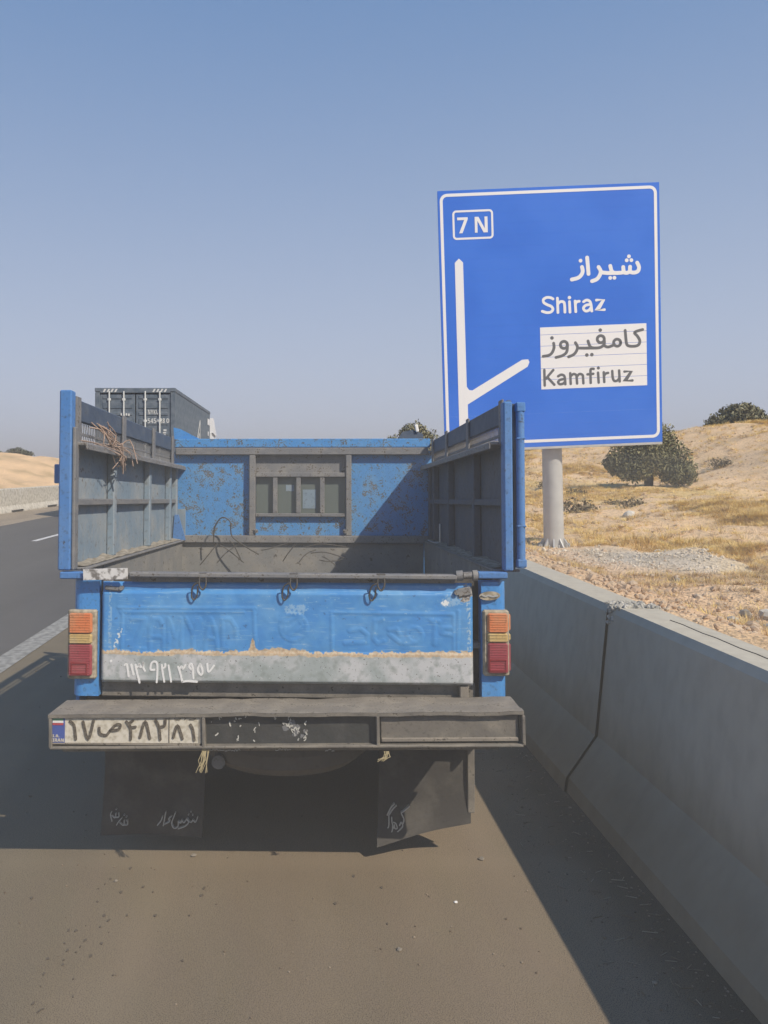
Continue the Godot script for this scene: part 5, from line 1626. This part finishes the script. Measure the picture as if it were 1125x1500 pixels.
func loose_on_truck() -> void:
	# frayed rope caught on the left ledge
	var st := start()
	for k in 14:
		var r := func(a: float) -> float: return rng.randfn() * a
		var z: float = -0.42 + rng.randfn() * 0.05
		tube(st, curve3([Vector3(-0.795 + r.call(0.008), 1.70 + r.call(0.012), z + 0.06), Vector3(-0.775 + r.call(0.012), 1.665 + r.call(0.012), z + 0.01), Vector3(-0.765 + r.call(0.014), 1.625 + r.call(0.012), z - 0.05 + r.call(0.03)), Vector3(-0.755 + r.call(0.02), 1.575 + r.call(0.03), z - 0.12 + r.call(0.04)), Vector3(-0.762 + r.call(0.02), 1.545 + r.call(0.03), z - 0.14 + r.call(0.04))], 3), 0.0028, 4)
	for k in 6:
		var z := -0.12 - rng.randf() * 0.4
		tube(st, curve3([Vector3(-0.80, 1.615 + rng.randf() * 0.01, z + 0.05), Vector3(-0.77 + rng.randfn() * 0.01, 1.618 + rng.randf() * 0.012, z - 0.08), Vector3(-0.74 + rng.randfn() * 0.015, 1.60 + rng.randfn() * 0.012, z - 0.25)], 3), 0.002, 4)
	var rope := part("rope_tangle", st, M.rope)
	rope.transform = truck_x
	tag(rope, "frayed pinkish rope tangle hanging over the pickup's left side ledge", "rope")
	# wire lying in the bed
	st = start()
	var z := -1.98
	tube(st, curve3([Vector3(-0.556, 1.13, z), Vector3(-0.548, 1.22, z + 0.01), Vector3(-0.505, 1.283, z + 0.02), Vector3(-0.452, 1.26, z + 0.02), Vector3(-0.44, 1.17, z + 0.01), Vector3(-0.36, 1.11, z + 0.03), Vector3(-0.27, 1.06, z + 0.05)]), 0.004, 6)
	for w in [[-0.62, 1.00, -0.50, 1.15], [-0.50, 1.12, -0.36, 1.01], [-0.52, 1.01, -0.40, 1.12], [-0.44, 1.15, -0.37, 1.02], [-0.25, 1.09, -0.10, 1.13], [-0.12, 1.02, -0.04, 1.13], [-0.02, 1.02, 0.08, 1.09], [0.02, 1.11, 0.26, 1.11], [0.05, 1.07, 0.27, 1.04], [0.10, 1.03, 0.24, 1.03], [0.12, 1.05, 0.20, 1.00]]:
		var a := Vector3(w[0], w[1], z + 0.08 + rng.randf() * 0.06); var b := Vector3(w[2], w[3], z + 0.06 + rng.randf() * 0.06)
		tube(st, curve3([a, a.lerp(b, 0.4) + Vector3(0, rng.randf_range(-0.01, 0.02), 0.01), b]), 0.0032, 5)
	var wire := part("tangled_wire", st, M.wire_grey)
	wire.transform = truck_x
	tag(wire, "dark tangled wire lying against the pickup's front bed panel", "wire")
	# a pale latch stick on the shaded right wall
	st = start()
	bx(st, Vector3(0.766, 1.215, -1.45), Vector3(0.008, 0.10, 0.03), 0.003)
	tube(st, curve3([Vector3(0.766, 1.165, -1.43), Vector3(0.75, 1.155, -1.55), Vector3(0.74, 1.16, -1.75)]), 0.004, 5)
	var hook := part("bare_metal_hook", st, M.chrome_scratch)
	hook.transform = truck_x
	tag(hook, "short bright metal hook on the shaded right wall of the pickup bed", "hook")

# ---------- litter ----------
func build_litter() -> void:
	var mesh := rock_mesh(500, 0.6)
	var places := []
	var tints := []
	for k in 2400:
		var x := rng.randf_range(-2.0, 1.2) if k % 3 == 0 else 1.24 - 0.33 * rng.randf() ** 2
		var z := -rng.randf_range(1.6, 9.0)
		var s := rng.randf_range(0.0015, 0.0045) * (1.8 if rng.randf() < 0.05 else 1.0)
		places.append(Transform3D(Basis(Vector3.UP, rng.randf() * TAU).scaled(Vector3.ONE * s), Vector3(x, 0.005 + s * 0.3, z)))
		tints.append(Color(0.13, 0.10, 0.07).lerp(Color(0.30, 0.25, 0.19), rng.randf() ** 2))
	scatter("grit", mesh, M.stone, places, tints, "grit and tiny pebbles scattered over the hard shoulder")
	var st := start()
	bx(st, Vector3.ZERO, Vector3(1, 0.06, 0.06), 0.0)
	var bm: ArrayMesh = st.commit()
	places = []
	tints = []
	for k in 220:
		var x := 0.88 + 0.33 * sqrt(rng.randf())
		var z := -rng.randf_range(1.5, 6.0)
		var s := rng.randf_range(0.012, 0.05)
		places.append(Transform3D(Basis(Vector3.UP, rng.randf() * TAU).scaled(Vector3(s, 0.03, 0.028)), Vector3(x, 0.007, z)))
		tints.append(Color(0.14, 0.11, 0.07).lerp(Color(0.40, 0.36, 0.28), rng.randf() ** 2))
	scatter("straw_litter", bm, M.stone, places, tints, "bits of straw and twigs along the foot of the near barrier")
	# a trail of dark drips on the left of the shoulder
	var dr := start()
	for k in 44:
		var f := rng.randf()
		var c := Vector2(lerpf(-0.60, -0.72, f) + rng.randfn() * 0.05, lerpf(2.95, 2.15, f) + rng.randfn() * 0.03)
		if k > 30: c = Vector2(rng.randf_range(-1.2, 0.7), rng.randf_range(2.2, 3.0))
		var o := []
		var r := rng.randf_range(0.002, 0.006)
		for q in 8: o.append(c + Vector2(cos(TAU * q / 8), sin(TAU * q / 8) * 1.5) * r * rng.randf_range(0.5, 1.3))
		prism(dr, o, 0.0, 0.0065 + 0.00002 * k, Transform3D(Basis(Vector3.RIGHT, Vector3(0, 0, -1), Vector3.UP), Vector3.ZERO))
	tag(part("tar_drips", dr, plain("tar", lin(0.11, 0.092, 0.072), 0.85)), "trail of small dark drips on the sunlit shoulder", "", "", "stuff")
	var big := [[-0.66, 2.86, 0.008, "small dark clod on the shoulder below the left mud flap"], [0.55, 2.72, 0.007, "tiny white pebble on the sunlit shoulder behind the right flap"], [0.32, 2.45, 0.009, "dark speck of tar on the shoulder in the middle"], [0.71, 3.02, 0.012, "dark clod by the edge of the barrier's shadow"], [-0.40, 3.05, 0.012, "dark clod at the rear edge of the pickup's shadow"]]
	var i := 0
	for b in big:
		var o := MeshInstance3D.new()
		o.mesh = rock_mesh(600 + i, 0.6)
		o.name = unique("pebble")
		o.material_override = M.white_paint if i == 1 else M.dusty_bumper
		add_child(o)
		o.transform = Transform3D(Basis(Vector3.UP, i * 1.3).scaled(Vector3.ONE * b[2]), Vector3(b[0], 0.005 + b[2] * 0.3, -b[1]))
		tag(o, b[3], "pebble", "clods and pebbles on the shoulder")
		i += 1
